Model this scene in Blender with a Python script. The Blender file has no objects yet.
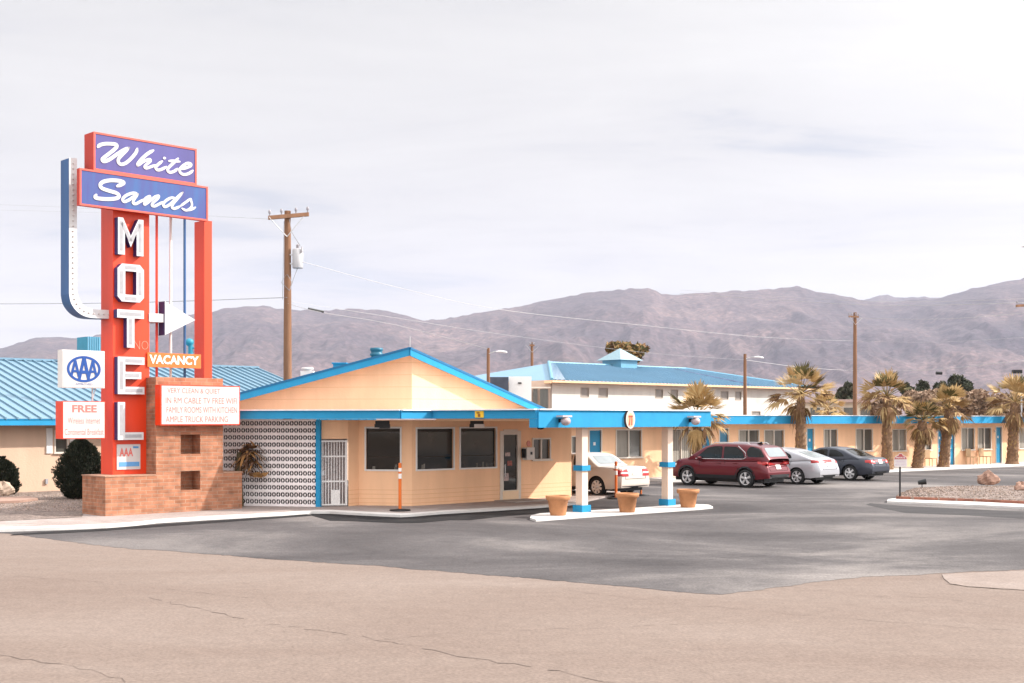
import bpy, math, random
from mathutils import Vector, Matrix
from mathutils.bvhtree import BVHTree
from math import sin, cos, radians, pi, hypot, atan2, sqrt, floor
random.seed(7)
scn = bpy.context.scene
COL = scn.collection
H, YH, FPX = 2.65, 419.0, 1250.0

# ------------------------------------------------------------------ camera
cd = bpy.data.cameras.new('camera'); cam = bpy.data.objects.new('camera', cd); COL.objects.link(cam)
cam.location = (0, 0, H); cam.rotation_euler = (radians(90), 0, 0)
cd.sensor_width = 36; cd.lens = FPX / 1024 * 36; cd.shift_y = (YH - 341.5) / 1024
cd.clip_end = 60000; cd.clip_start = 0.1
scn.camera = cam

def gp(px, py):
    Y = H * FPX / (py - YH); return ((px - 512) / FPX * Y, Y)
def at(px, py, Y):
    return ((px - 512) / FPX * Y, Y, H - (py - YH) / FPX * Y)

# ------------------------------------------------------------------ materials
MATS = {}
def nt(m): return m.node_tree.nodes, m.node_tree.links
def mat(name, col, rough=0.7, var=0.08, scale=6.0, bump=0.0, bscale=40.0, metal=0.0, spec=0.4, emit=None, coat=0.0, dirt=0.0, streak=False):
    if name in MATS: return MATS[name]
    m = bpy.data.materials.new(name); m.use_nodes = True; n, l = nt(m)
    b = n['Principled BSDF']
    b.inputs['Roughness'].default_value = rough; b.inputs['Metallic'].default_value = metal
    b.inputs['Specular IOR Level'].default_value = spec
    if coat: b.inputs['Coat Weight'].default_value = coat; b.inputs['Coat Roughness'].default_value = 0.05
    tc = n.new('ShaderNodeTexCoord')
    no = n.new('ShaderNodeTexNoise'); no.inputs['Scale'].default_value = scale; no.inputs['Detail'].default_value = 6
    no.inputs['Roughness'].default_value = 0.65
    src = tc.outputs['Object']
    if streak:
        mp = n.new('ShaderNodeMapping'); mp.inputs['Scale'].default_value = (1, 1, 0.12); l.new(src, mp.inputs[0]); l.new(mp.outputs[0], no.inputs['Vector'])
    else: l.new(src, no.inputs['Vector'])
    cr = n.new('ShaderNodeValToRGB'); l.new(no.outputs['Fac'], cr.inputs[0])
    c = col
    cr.color_ramp.elements[0].position = 0.3; cr.color_ramp.elements[1].position = 0.72
    cr.color_ramp.elements[0].color = (c[0]*(1-var), c[1]*(1-var), c[2]*(1-var), 1)
    cr.color_ramp.elements[1].color = (min(1, c[0]*(1+var)), min(1, c[1]*(1+var)), min(1, c[2]*(1+var)), 1)
    out = cr.outputs[0]
    if dirt:
        n2 = n.new('ShaderNodeTexNoise'); n2.inputs['Scale'].default_value = scale*0.35; n2.inputs['Detail'].default_value = 8; l.new(src, n2.inputs['Vector'])
        r2 = n.new('ShaderNodeValToRGB'); r2.color_ramp.elements[0].position = 0.48; r2.color_ramp.elements[1].position = 0.75
        r2.color_ramp.elements[0].color = (0,0,0,1); r2.color_ramp.elements[1].color = (dirt,dirt,dirt,1); l.new(n2.outputs['Fac'], r2.inputs[0])
        mx = n.new('ShaderNodeMixRGB'); mx.inputs[2].default_value = (c[0]*.55+.03, c[1]*.5+.025, c[2]*.45+.02, 1)
        l.new(r2.outputs[0], mx.inputs[0]); l.new(out, mx.inputs[1]); out = mx.outputs[0]
    l.new(out, b.inputs['Base Color'])
    if bump:
        nb = n.new('ShaderNodeTexNoise'); nb.inputs['Scale'].default_value = bscale; nb.inputs['Detail'].default_value = 4; l.new(src, nb.inputs['Vector'])
        bp = n.new('ShaderNodeBump'); bp.inputs['Strength'].default_value = bump; bp.inputs['Distance'].default_value = 0.02
        l.new(nb.outputs['Fac'], bp.inputs['Height']); l.new(bp.outputs[0], b.inputs['Normal'])
    if emit:
        b.inputs['Emission Color'].default_value = (*emit[:3], 1); b.inputs['Emission Strength'].default_value = emit[3]
    MATS[name] = m; return m

def brick_mat(name, c1, c2, mortar, bw=0.3, bh=0.1, ms=0.008):
    m = bpy.data.materials.new(name); m.use_nodes = True; n, l = nt(m); b = n['Principled BSDF']; b.inputs['Roughness'].default_value = 0.9
    b.inputs['Specular IOR Level'].default_value = 0.2
    tc = n.new('ShaderNodeTexCoord'); sx = n.new('ShaderNodeSeparateXYZ'); l.new(tc.outputs['Object'], sx.inputs[0])
    ad = n.new('ShaderNodeMath'); l.new(sx.outputs[0], ad.inputs[0]); l.new(sx.outputs[1], ad.inputs[1])
    cb = n.new('ShaderNodeCombineXYZ'); l.new(ad.outputs[0], cb.inputs[0]); l.new(sx.outputs[2], cb.inputs[1])
    br = n.new('ShaderNodeTexBrick'); l.new(cb.outputs[0], br.inputs['Vector'])
    br.inputs['Scale'].default_value = 1; br.inputs['Brick Width'].default_value = bw; br.inputs['Row Height'].default_value = bh
    br.inputs['Mortar Size'].default_value = ms; br.inputs['Color1'].default_value = (*c1, 1); br.inputs['Color2'].default_value = (*c2, 1); br.inputs['Mortar'].default_value = (*mortar, 1)
    no = n.new('ShaderNodeTexNoise'); no.inputs['Scale'].default_value = 3.5; no.inputs['Detail'].default_value = 8; l.new(tc.outputs['Object'], no.inputs['Vector'])
    mx = n.new('ShaderNodeMixRGB'); mx.blend_type = 'MULTIPLY'; mx.inputs[0].default_value = 0.7
    cr = n.new('ShaderNodeValToRGB'); cr.color_ramp.elements[0].color = (.55,.55,.55,1); cr.color_ramp.elements[1].color = (1.35,1.3,1.25,1); cr.color_ramp.elements[0].position=.3; cr.color_ramp.elements[1].position=.7
    l.new(no.outputs['Fac'], cr.inputs[0]); l.new(br.outputs['Color'], mx.inputs[1]); l.new(cr.outputs[0], mx.inputs[2]); l.new(mx.outputs[0], b.inputs['Base Color'])
    bp = n.new('ShaderNodeBump'); bp.inputs['Strength'].default_value = 0.6; bp.inputs['Distance'].default_value = 0.02; bp.invert = True
    l.new(br.outputs['Fac'], bp.inputs['Height']); l.new(bp.outputs[0], b.inputs['Normal'])
    MATS[name] = m; return m

def wall_mat(name, col, spacing=0.0, dark=0.75, lowonly=None):
    """painted stucco/siding with horizontal joints every <spacing> m"""
    m = mat(name, col, 0.85, 0.08, 1.6, 0.3, 18, spec=0.2, dirt=0.28, streak=True)
    if not spacing: return m
    n, l = nt(m); b = n['Principled BSDF']
    tc = n.new('ShaderNodeTexCoord'); sx = n.new('ShaderNodeSeparateXYZ'); l.new(tc.outputs['Object'], sx.inputs[0])
    mo = n.new('ShaderNodeMath'); mo.operation = 'MODULO'; l.new(sx.outputs[2], mo.inputs[0]); mo.inputs[1].default_value = spacing
    lt = n.new('ShaderNodeMath'); lt.operation = 'LESS_THAN'; l.new(mo.outputs[0], lt.inputs[0]); lt.inputs[1].default_value = 0.018
    fac = lt.outputs[0]
    if lowonly:
        l2 = n.new('ShaderNodeMath'); l2.operation = 'LESS_THAN'; l.new(sx.outputs[2], l2.inputs[0]); l2.inputs[1].default_value = lowonly
        mu = n.new('ShaderNodeMath'); mu.operation = 'MULTIPLY'; l.new(fac, mu.inputs[0]); l.new(l2.outputs[0], mu.inputs[1]); fac = mu.outputs[0]
    mx = n.new('ShaderNodeMixRGB'); old = b.inputs['Base Color'].links[0].from_socket
    l.new(fac, mx.inputs[0]); l.new(old, mx.inputs[1]); mx.inputs[2].default_value = (col[0]*dark, col[1]*dark*.92, col[2]*dark*.85, 1)
    l.new(mx.outputs[0], b.inputs['Base Color'])
    return m

# ------------------------------------------------------------------ mesh builder
class MB:
    def __init__(s): s.v = []; s.f = []; s.m = []; s.sm = []
    def add(s, vs, fs, m=0, smooth=False):
        b = len(s.v); s.v += [tuple(v) for v in vs]
        for f in fs: s.f.append([b+i for i in f]); s.m.append(m); s.sm.append(smooth)
        return s
    def box(s, T, u0, u1, d0, d1, z0, z1, m=0):
        p = [T(u, d, z) for z in (z0, z1) for (u, d) in ((u0,d0),(u1,d0),(u1,d1),(u0,d1))]
        return s.add(p, [(3,2,1,0),(4,5,6,7),(0,1,5,4),(1,2,6,5),(2,3,7,6),(3,0,4,7)], m)
    def extr(s, T, poly, d0, d1, m=0, ms=None):
        """polygon in (u,z), front at d0, back at d1"""
        n = len(poly); ms = m if ms is None else ms
        s.add([T(u, d0, z) for u, z in poly], [list(range(n))], m)
        s.add([T(u, d1, z) for u, z in poly], [list(range(n))[::-1]], ms)
        s.add([T(u, d0, z) for u, z in poly] + [T(u, d1, z) for u, z in poly], [(i, n+i, n+(i+1) % n, (i+1) % n) for i in range(n)], ms)
        return s
    def slab(s, poly, z0, z1, m=0, ms=None):
        n = len(poly); ms = m if ms is None else ms
        s.add([(x, y, z1) for x, y in poly], [list(range(n))], m)
        s.add([(x, y, z0) for x, y in poly], [list(range(n))[::-1]], ms)
        s.add([(x, y, z1) for x, y in poly] + [(x, y, z0) for x, y in poly], [(i, n+i, n+(i+1) % n, (i+1) % n) for i in range(n)], ms)
        return s
    def tube(s, pts, r, n=8, m=0, smooth=True, cap=True):
        pts = [Vector(p) for p in pts]; k = len(pts)
        rs = r if isinstance(r, (list, tuple)) else [r]*k
        vs = []; 
        for i, p in enumerate(pts):
            t = (pts[min(i+1, k-1)] - pts[max(i-1, 0)]).normalized()
            a = Vector((0,0,1)) if abs(t.z) < .9 else Vector((1,0,0))
            x = t.cross(a).normalized(); y = t.cross(x)
            vs += [p + (x*cos(2*pi*j/n) + y*sin(2*pi*j/n))*rs[i] for j in range(n)]
        fs = [(i*n+j, i*n+(j+1) % n, (i+1)*n+(j+1) % n, (i+1)*n+j) for i in range(k-1) for j in range(n)]
        s.add(vs, fs, m, smooth)
        if cap: s.add(vs[:n], [list(range(n))], m); s.add(vs[-n:], [list(range(n))[::-1]], m)
        return s
    def lathe(s, c, prof, n=24, m=0, axis='z', smooth=True):
        vs = []
        for r, z in prof:
            for j in range(n):
                a = 2*pi*j/n
                if axis == 'z': vs.append((c[0]+r*cos(a), c[1]+r*sin(a), c[2]+z))
                else: vs.append((c[0]+r*cos(a), c[1]+z, c[2]+r*sin(a)))
        k = len(prof)
        s.add(vs, [(i*n+j, i*n+(j+1) % n, (i+1)*n+(j+1) % n, (i+1)*n+j) for i in range(k-1) for j in range(n)], m, smooth)
        return s
    def ico(s, c, r, m=0, n=8, sz=1.0, jit=0.0):
        k = max(4, n//2)
        prof = [(r*sin(pi*i/k)+1e-4, -r*sz*cos(pi*i/k)) for i in range(k+1)]
        b = len(s.v); s.lathe(c, prof, n, m)
        if jit:
            for i in range(b, len(s.v)):
                x, y, z = s.v[i]; q = 1 + jit*(sin(x*13.1+y*7.7)*.5 + sin(z*17.3+x*5.1)*.5)
                s.v[i] = (c[0]+(x-c[0])*q, c[1]+(y-c[1])*q, c[2]+(z-c[2])*q)
        return s
    def build(s, name, mats, parent=None, loc=None):
        me = bpy.data.meshes.new(name)
        o = bpy.data.objects.new(name, me); COL.objects.link(o)
        if parent is not None:
            r = parent
            while r.parent: r = r.parent
            M = Matrix.Translation(r.location) @ Matrix.Rotation(r.rotation_euler.z, 4, 'Z')
            Mi = M.inverted(); vs = [tuple(Mi @ Vector(v)) for v in s.v]; o.parent = parent
        else:
            if loc is None:
                xs = [v[0] for v in s.v]; ys = [v[1] for v in s.v]; zs = [v[2] for v in s.v]
                loc = ((min(xs)+max(xs))/2, (min(ys)+max(ys))/2, min(zs))
            o.location = loc; vs = [(v[0]-loc[0], v[1]-loc[1], v[2]-loc[2]) for v in s.v]
        me.from_pydata(vs, [], s.f)
        if not isinstance(mats, (list, tuple)): mats = [mats]
        for mm in mats: me.materials.append(mm)
        me.polygons.foreach_set('material_index', s.m); me.polygons.foreach_set('use_smooth', s.sm)
        me.update(); return o

def tag(o, label=None, cat=None, group=None, kind=None):
    if label: o['label'] = label
    if cat: o['category'] = cat
    if group: o['group'] = group
    if kind: o['kind'] = kind
    return o
def thing(name, label, cat, loc=(0,0,0), rz=0.0, group=None):
    o = bpy.data.objects.new(name, None); COL.objects.link(o); o.location = loc; o.rotation_euler = (0,0,rz); o.empty_display_size = .3
    return tag(o, label, cat, group)
def struct(name, mb, m):
    return tag(mb.build(name, m, None, (0,0,0)), kind='structure')

class Fr:
    """a vertical plane standing on the ground: u along it, d behind it"""
    def __init__(s, O, th): s.O = O; s.th = th; s.c = cos(th); s.s = sin(th)
    def __call__(s, u, d, z): return (s.O[0]+u*s.c-d*s.s, s.O[1]+u*s.s+d*s.c, z)
    def u(s, px, d=0.0):
        k = (px-512)/FPX; return (k*(s.O[1]+d*s.c) - s.O[0] + d*s.s)/(s.c-k*s.s)
    def uz(s, px, py, d=0.0):
        u = s.u(px, d); Y = s.O[1]+u*s.s+d*s.c; return (u, H-(py-YH)/FPX*Y)
    def rect(s, x0, x1, y0, y1, d=0.0):
        """pixel-measured rectangle -> u0,u1,z0,z1"""
        u0, zt = s.uz(x0, y0, d); u1, _ = s.uz(x1, y0, d); _, zb = s.uz(x0, y1, d); return u0, u1, zb, zt
TH = radians(44.4)
W3 = lambda x, y, z: (x, y, z)

def text_polys(body, bold=0.0):
    cu = bpy.data.curves.new('t', 'FONT'); cu.body = body; cu.offset = bold; cu.resolution_u = 3
    o = bpy.data.objects.new('t', cu); COL.objects.link(o)
    dg = bpy.context.evaluated_depsgraph_get(); me = bpy.data.meshes.new_from_object(o.evaluated_get(dg))
    vs = [tuple(v.co) for v in me.vertices]; fs = [list(p.vertices) for p in me.polygons]
    bpy.data.objects.remove(o); bpy.data.curves.remove(cu); bpy.data.meshes.remove(me)
    return vs, fs
def put_text(mb, T, body, u0, u1, z0, z1, d, bold=0.0, m=0, keep=False, depth=0.0):
    vs, fs = text_polys(body, bold)
    if not vs: return
    x0 = min(v[0] for v in vs); x1 = max(v[0] for v in vs); y0 = min(v[1] for v in vs); y1 = max(v[1] for v in vs)
    mb.add([T(u0+(v[0]-x0)/(x1-x0)*(u1-u0), d, z0+(v[1]-y0)/(y1-y0)*(z1-z0)) for v in vs], fs, m)

def catmull(P, n=6):
    out = []
    for i in range(len(P)-1):
        p0 = P[max(i-1, 0)]; p1 = P[i]; p2 = P[i+1]; p3 = P[min(i+2, len(P)-1)]
        for k in range(n):
            t = k/n
            out.append(tuple(0.5*((2*b)+(-a+c)*t+(2*a-5*b+4*c-d)*t*t+(-a+3*b-3*c+d)*t**3) for a, b, c, d in zip(p0, p1, p2, p3)))
    out.append(tuple(P[-1])); return out
def brush(mb, T, pts, r, d0, d1, m=0, rv=0.0):
    """a painted stroke with round ends, as a thin raised letter"""
    P = catmull(pts, 6); n = len(P); L = []; R = []
    for i, p in enumerate(P):
        a = P[max(i-1, 0)]; b = P[min(i+1, n-1)]; tx, tz = b[0]-a[0], b[1]-a[1]; q = hypot(tx, tz) or 1; tx /= q; tz /= q
        w = r*(1 + rv*(-tz*.7 + abs(tx)*.0 ))
        w *= min(1, .55 + .45*min(i, n-1-i)/3)
        L.append((p[0]-tz*w, p[1]+tx*w)); R.append((p[0]+tz*w, p[1]-tx*w))
    for i in range(n-1):
        e = (i % 3)*0.0006
        mb.extr(T, [L[i], R[i], R[i+1], L[i+1]], d0-e, d1, m)
    for p in (P[0], P[-1]):
        mb.extr(T, [(p[0]+r*.62*cos(a*pi/5), p[1]+r*.62*sin(a*pi/5)) for a in range(10)], d0-.002, d1, m)

# ------------------------------------------------------------------ palette
TAN = wall_mat('peach_wall_paint', (.83,.51,.315), 0)
TANL = wall_mat('peach_block_wall', (.86,.53,.325), 0.13, .86, lowonly=0.56)
TANS = wall_mat('peach_board_siding', (.82,.52,.33), 0.36, .84)
CREAM = wall_mat('cream_wall_paint', (.62,.54,.45))
WHITEW = wall_mat('white_wall_paint', (.62,.58,.54))
BLUE = mat('sky_blue_trim_paint', (.028,.26,.48), .75, .07, 3, spec=.15, dirt=.12)
BLUE2 = mat('pale_blue_metal', (.13,.32,.44), .45, .06, 2, spec=.5)
ROOFB = mat('blue_roof_metal', (.15,.26,.345), .34, .06, .7, spec=.5, dirt=.1)
WHITE = mat('white_paint', (.70,.67,.65), .55, .04, 4, dirt=.12)
DRIP = mat('white_drip_edge', (.75,.77,.80), .5, .1, 8, dirt=.3)
RED = mat('orange_red_enamel', (.74,.046,.008), .42, .07, 2, spec=.5, dirt=.12, streak=True)
REDD = mat('dark_red_enamel', (.48,.03,.012), .5, .08, 2, dirt=.1, streak=True)
TRIM = mat('salmon_trim', (.58,.10,.07), .5, .08, 5)
VIOL = mat('faded_violet_face', (.072,.062,.225), .5, .12, 2, streak=True)
NAVY = mat('navy_letter_side', (.03,.025,.12), .5, .1, 3)
SBLUE = mat('faded_blue_enamel', (.025,.095,.25), .45, .2, 1.5, streak=True, dirt=.15)
LWHITE = mat('white_letter_enamel', (.56,.55,.56), .4, .05, 4, dirt=.2)
SILV = mat('grey_channel_metal', (.33,.325,.345), .45, .12, 8, dirt=.25)
PINK = mat('faded_pink_lettering', (.44,.15,.13), .7, .12, 30)
PANEL = mat('white_sign_plastic', (.53,.49,.475), .35, .03, 3, spec=.5)
ORNG = mat('orange_plastic', (.66,.145,.02), .5, .08, 5, dirt=.1)
ORS = mat('orange_sign_face', (.62,.15,.03), .45, .06, 6)
AAAB = mat('royal_blue_ink', (.006,.055,.25), .5, .03, 5)
GLASS = mat('dark_window_glass', (.005,.005,.005), .05, .3, 1.5, spec=.5)
_r = [q for q in GLASS.node_tree.nodes if q.type == 'VALTORGB'][0]; _r.color_ramp.elements[0].color = (.003,.003,.003,1); _r.color_ramp.elements[1].color = (.035,.024,.018,1); _r.color_ramp.elements[0].position = .45; _r.color_ramp.elements[1].position = .75
GLASSG = mat('grey_curtained_glass', (.085,.08,.07), .15, .35, 1.2, spec=.6, streak=True)
BLACK = mat('black_plastic', (.012,.012,.013), .5, .1, 8)
RUBBER = mat('tyre_rubber', (.018,.018,.019), .85, .15, 20)
STEEL = mat('galvanised_steel', (.50,.50,.51), .4, .08, 6, metal=.6)
ALLOY = mat('alloy_rim', (.60,.59,.60), .35, .05, 6, metal=.35)
WOOD = mat('weathered_pole_wood', (.21,.105,.058), .9, .25, 5, .5, 20, streak=True)
TERRA = mat('terracotta', (.44,.20,.09), .85, .14, 5, .2, 20, dirt=.3)
CONC = mat('pale_concrete', (.33,.30,.28), .9, .1, 2.5, .3, 30, dirt=.35)
KERBW = mat('white_kerb_paint', (.60,.575,.555), .8, .08, 3, .2, 30, dirt=.3)
SOIL = mat('dry_soil', (.12,.08,.05), .95, .3, 20)
BRICK = brick_mat('sign_brick', (.42,.19,.115), (.30,.13,.075), (.35,.23,.165), .34, .10, .009)
BRICKR = brick_mat('edging_brick', (.27,.115,.08), (.22,.095,.07), (.25,.19,.16), .2, .3, .01)
WINDF = mat('cream_window_frame', (.64,.57,.50), .5, .04, 6)
DOORB = mat('blue_door_paint', (.01,.20,.36), .45, .06, 3)
CURT = mat('grey_curtain', (.33,.30,.26), .9, .15, 4, streak=True)
WIRE = mat('grey_wire', (.30,.29,.30), .6, .1, 5)
WIREL = mat('pale_bare_wire', (.42,.41,.42), .5, .1, 5)
YEL = mat('yellow_plate', (.80,.50,.03), .5, .1, 9)

# ------------------------------------------------------------------ ground
def ground_mat(name, c1, c2, c3, s1, s2, speck=.25, stretch=(1,1,1), rough=.92, rot=0, lo=.3, hi=.72):
    m = bpy.data.materials.new(name); m.use_nodes = True; n, l = nt(m); b = n['Principled BSDF']
    b.inputs['Roughness'].default_value = rough; b.inputs['Specular IOR Level'].default_value = .25
    tc = n.new('ShaderNodeTexCoord'); mp = n.new('ShaderNodeMapping'); mp.inputs['Scale'].default_value = stretch; mp.inputs['Rotation'].default_value = (0,0,rot); l.new(tc.outputs['Object'], mp.inputs[0])
    a = n.new('ShaderNodeTexNoise'); a.inputs['Scale'].default_value = s1; a.inputs['Detail'].default_value = 8; a.inputs['Roughness'].default_value=.62; a.inputs['Distortion'].default_value=.6; l.new(mp.outputs[0], a.inputs['Vector'])
    r = n.new('ShaderNodeValToRGB'); e = r.color_ramp.elements; e[0].position = lo; e[0].color = (*c1,1); e[1].position = hi; e[1].color = (*c3,1); k = e.new((lo+hi)/2); k.color = (*c2,1); l.new(a.outputs['Fac'], r.inputs[0])
    f = n.new('ShaderNodeTexNoise'); f.inputs['Scale'].default_value = s2; f.inputs['Detail'].default_value = 3; l.new(tc.outputs['Object'], f.inputs['Vector'])
    r2 = n.new('ShaderNodeValToRGB'); r2.color_ramp.elements[0].position=.35; r2.color_ramp.elements[1].position=.65
    r2.color_ramp.elements[0].color = (1-speck,1-speck,1-speck,1); r2.color_ramp.elements[1].color = (1+speck,1+speck,1+speck,1); l.new(f.outputs['Fac'], r2.inputs[0])
    g = n.new('ShaderNodeTexNoise'); g.inputs['Scale'].default_value = s2*.22; g.inputs['Detail'].default_value = 5; l.new(tc.outputs['Object'], g.inputs['Vector'])
    r3 = n.new('ShaderNodeValToRGB'); r3.color_ramp.elements[0].position=.3; r3.color_ramp.elements[1].position=.7
    r3.color_ramp.elements[0].color = (1-speck*.6,)*3+(1,); r3.color_ramp.elements[1].color = (1+speck*.5,)*3+(1,); l.new(g.outputs['Fac'], r3.inputs[0])
    mx = n.new('ShaderNodeMixRGB'); mx.blend_type='MULTIPLY'; mx.inputs[0].default_value=1; l.new(r.outputs[0], mx.inputs[1]); l.new(r2.outputs[0], mx.inputs[2])
    m2 = n.new('ShaderNodeMixRGB'); m2.blend_type='MULTIPLY'; m2.inputs[0].default_value=1; l.new(mx.outputs[0], m2.inputs[1]); l.new(r3.outputs[0], m2.inputs[2])
    l.new(m2.outputs[0], b.inputs['Base Color'])
    bp = n.new('ShaderNodeBump'); bp.inputs['Strength'].default_value=.5; bp.inputs['Distance'].default_value=.01; l.new(f.outputs['Fac'], bp.inputs['Height']); l.new(bp.outputs[0], b.inputs['Normal'])
    MATS[name]=m; return m
ROADM = ground_mat('old_tan_street_surface', (.172,.127,.105), (.192,.146,.122), (.218,.171,.146), .22, 22, .13, (.45,1.3,1), rot=-.15, lo=.34, hi=.68)
ASPH = ground_mat('weathered_grey_asphalt', (.050,.044,.045), (.092,.082,.082), (.200,.178,.168), .20, 24, .20, (.5,.85,1), rot=-.2, lo=.36, hi=.66)
TARM = ground_mat('fresh_black_tar', (.007,.006,.007), (.012,.011,.012), (.026,.024,.024), .8, 30, .25)
DESM = ground_mat('desert_soil', (.16,.11,.08), (.20,.14,.10), (.24,.18,.13), .02, 2, .2)
GRAVM = ground_mat('pinkish_gravel', (.15,.115,.098), (.20,.155,.135), (.25,.20,.175), 1.5, 18, .5)
WALKM = ground_mat('pinkish_walk_concrete', (.27,.22,.20), (.33,.275,.255), (.39,.335,.315), .7, 25, .12)

g = MB(); S = 14000
g.add([(-S,-200,-.03),(S,-200,-.03),(S,2*S,-.03),(-S,2*S,-.03)], [(0,1,2,3)]); struct('ground', g, DESM)
g = MB(); g.add([(-70,-30,0),(80,-30,0),(80,45,0),(40,52,0),(-30,52,0),(-70,40,0)], [(0,1,2,3,4,5)]); struct('street', g, ROADM)

edge = [(8,533.5),(60,541),(122,548),(205,554),(293,560.5),(400,568),(500,576),(610,585.5),(700,593.5),(722,595),(745,591.5),(800,585),(838,579.5),(862,577),(900,575.5),(940,573.5),(1024,570),(1200,566),(1500,560)]
pe = [gp(x, y) for x, y in edge]
random.seed(3)
ed2 = []
for i in range(len(pe)-1):
    K_ = max(3, int(hypot(pe[i+1][0]-pe[i][0], pe[i+1][1]-pe[i][1])/.12))
    for k in range(K_):
        t = k/K_; x = pe[i][0]*(1-t)+pe[i+1][0]*t; y = pe[i][1]*(1-t)+pe[i+1][1]*t
        ed2.append((x+random.uniform(-.03,.03), y+random.uniform(-.05,.05)+.035*sin(x*1.7)+.03*sin(x*4.3)))
lot = ed2 + [(60,25),(75,110),(20,110),(-8,60),(-30,45),(-30,34)]
g = MB(); g.add([(x,y,.004) for x,y in lot], [list(range(len(lot)))]); struct('parking_lot', g, ASPH)
# concrete pad of the driveway on the right
sl = [gp(*p) for p in ((942,574.5),(1024,571),(1130,567.5),(1150,602),(1024,590.5),(968,587),(950,584),(944,579))]
g = MB(); g.add([(x,y,.009) for x,y in sl], [list(range(len(sl)))]); struct('driveway_pad', g, ground_mat('beige_pad_concrete', (.20,.155,.132), (.235,.185,.160), (.265,.215,.19), .7, 25, .12))

# cracks in the old street surface: irregular ribbons
CR = mat('crack_filler', (.135,.100,.084), .95, .2, 9)
def crack(mb, pts, w, z=.005, seed=1):
    rnd = random.Random(seed); P = []
    for i in range(len(pts)-1):
        a = gp(*pts[i]); b = gp(*pts[i+1]); L = hypot(b[0]-a[0], b[1]-a[1]); n = max(3, int(L/.18))
        for k in range(n):
            t = k/n; P.append((a[0]*(1-t)+b[0]*t+rnd.uniform(-.05,.05), a[1]*(1-t)+b[1]*t+rnd.uniform(-.07,.07)))
    for i in range(len(P)-1):
        if rnd.random() < .12: continue
        ww = w*rnd.uniform(.15,.8); (x0,y0),(x1,y1) = P[i], P[i+1]
        mb.add([(x0,y0-ww,z),(x1,y1-ww*.8,z),(x1,y1+ww*.8,z),(x0,y0+ww,z)], [(0,1,2,3)])
g = MB()
crack(g, [(150,598),(260,622),(380,640),(470,658),(560,672),(640,690)], .022, seed=1)
crack(g, [(380,640),(460,632),(600,628),(760,622)], .009, seed=2)
crack(g, [(0,655),(70,666),(140,684)], .014, seed=3)
crack(g, [(0,575),(120,584),(250,598),(330,600)], .012, seed=4)
crack(g, [(560,590),(700,606),(840,618),(1023,632)], .011, seed=5)
crack(g, [(780,585),(860,596),(940,598),(1024,612)], .012, seed=6)
crack(g, [(942,573),(944,579),(950,584)], .03, seed=7)
crack(g, [(950,584.5),(985,588),(1024,591.5)], .03, z=.012, seed=8)
crack(g, [(200,560),(260,590),(290,640),(300,684)], .008, seed=9)
crack(g, [(620,600),(660,640),(720,684)], .008, seed=10)
struct('street_cracks', g, CR)
g = MB()
crack(g, [(470,520),(560,531),(700,528),(860,540),(1023,534)], .014, z=.010, seed=21)
crack(g, [(300,545),(420,540),(560,552),(700,560),(820,552),(1010,548)], .012, z=.010, seed=22)
crack(g, [(600,575),(660,552),(700,528),(745,505)], .012, z=.010, seed=23)
crack(g, [(780,500),(830,520),(900,545),(960,565)], .012, z=.010, seed=24)
struct('lot_cracks', g, mat('lot_crack_sealer', (.03,.027,.028), .8, .2, 9))
# lighter worn/water streaks are part of the asphalt; the black tar strip follows the walk
def strip(name, top, bot, z, m):
    g = MB(); P = [gp(*p) for p in top]+[gp(*p) for p in bot[::-1]]
    g.add([(x,y,z) for x,y in P], [list(range(len(P)))]); return struct(name, g, m)
strip('tar_strip', [(308,512.5),(330,513),(400,517),(440,514),(500,510.5),(560,507)], [(312,516),(330,521),(352,521.5),(400,523.5),(420,523.2),(450,520.5),(470,520.5),(500,517),(530,514.5),(562,510.5)], .008, TARM)
strip('tar_seam', [(14,534.3),(60,531.5),(106,528.5),(200,522),(306,514)], [(10,535.6),(60,533.6),(106,531),(200,524.2),(312,516)], .009, TARM)
strip('tar_patch', [(870,503.5),(900,506),(1024,512)], [(866,505),(905,513),(960,515),(1024,519)], .008, ground_mat('dark_asphalt_patch', (.038,.034,.036),(.048,.044,.045),(.07,.063,.063),.5,30,.12,(.4,2,1)))

# walk in front of the office, with white kerb
def inset(P, off):  # move points back from camera by off metres (Y)
    return [(x, y+off) for x, y in P]
kf = [gp(*p) for p in ((-90,535),(-30,533),(0,532.2),(60,530.4),(106,528.6),(135,526),(156,523.6),(200,520.8),(240,518.6),(280,516.4),(312,514),(330,514),(365,516),(400,517.6),(412,517),(440,514.6),(500,511),(550,507.6),(585,504))]
back = [(4.0,44.5),(3.0,50),(-6,50),(-32,50),(-32,34.5)]
g = MB(); g.slab(kf+inset(kf, .62)[::-1], -.02, .072); struct('kerb', g, KERBW)
wk = inset(kf, .60)
g = MB(); g.slab(wk+back, -.02, .060); struct('sidewalk', g, WALKM)
gv = [gp(*p) for p in ((-90,526),(0,523.5),(82,519.5),(84,513),(140,505))] + [(-9.5,45),(-26,45),(-30,36)]
g = MB(); g.add([(x,y,.068) for x,y in gv], [list(range(len(gv)))]); struct('gravel_bed', g, GRAVM)
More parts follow.
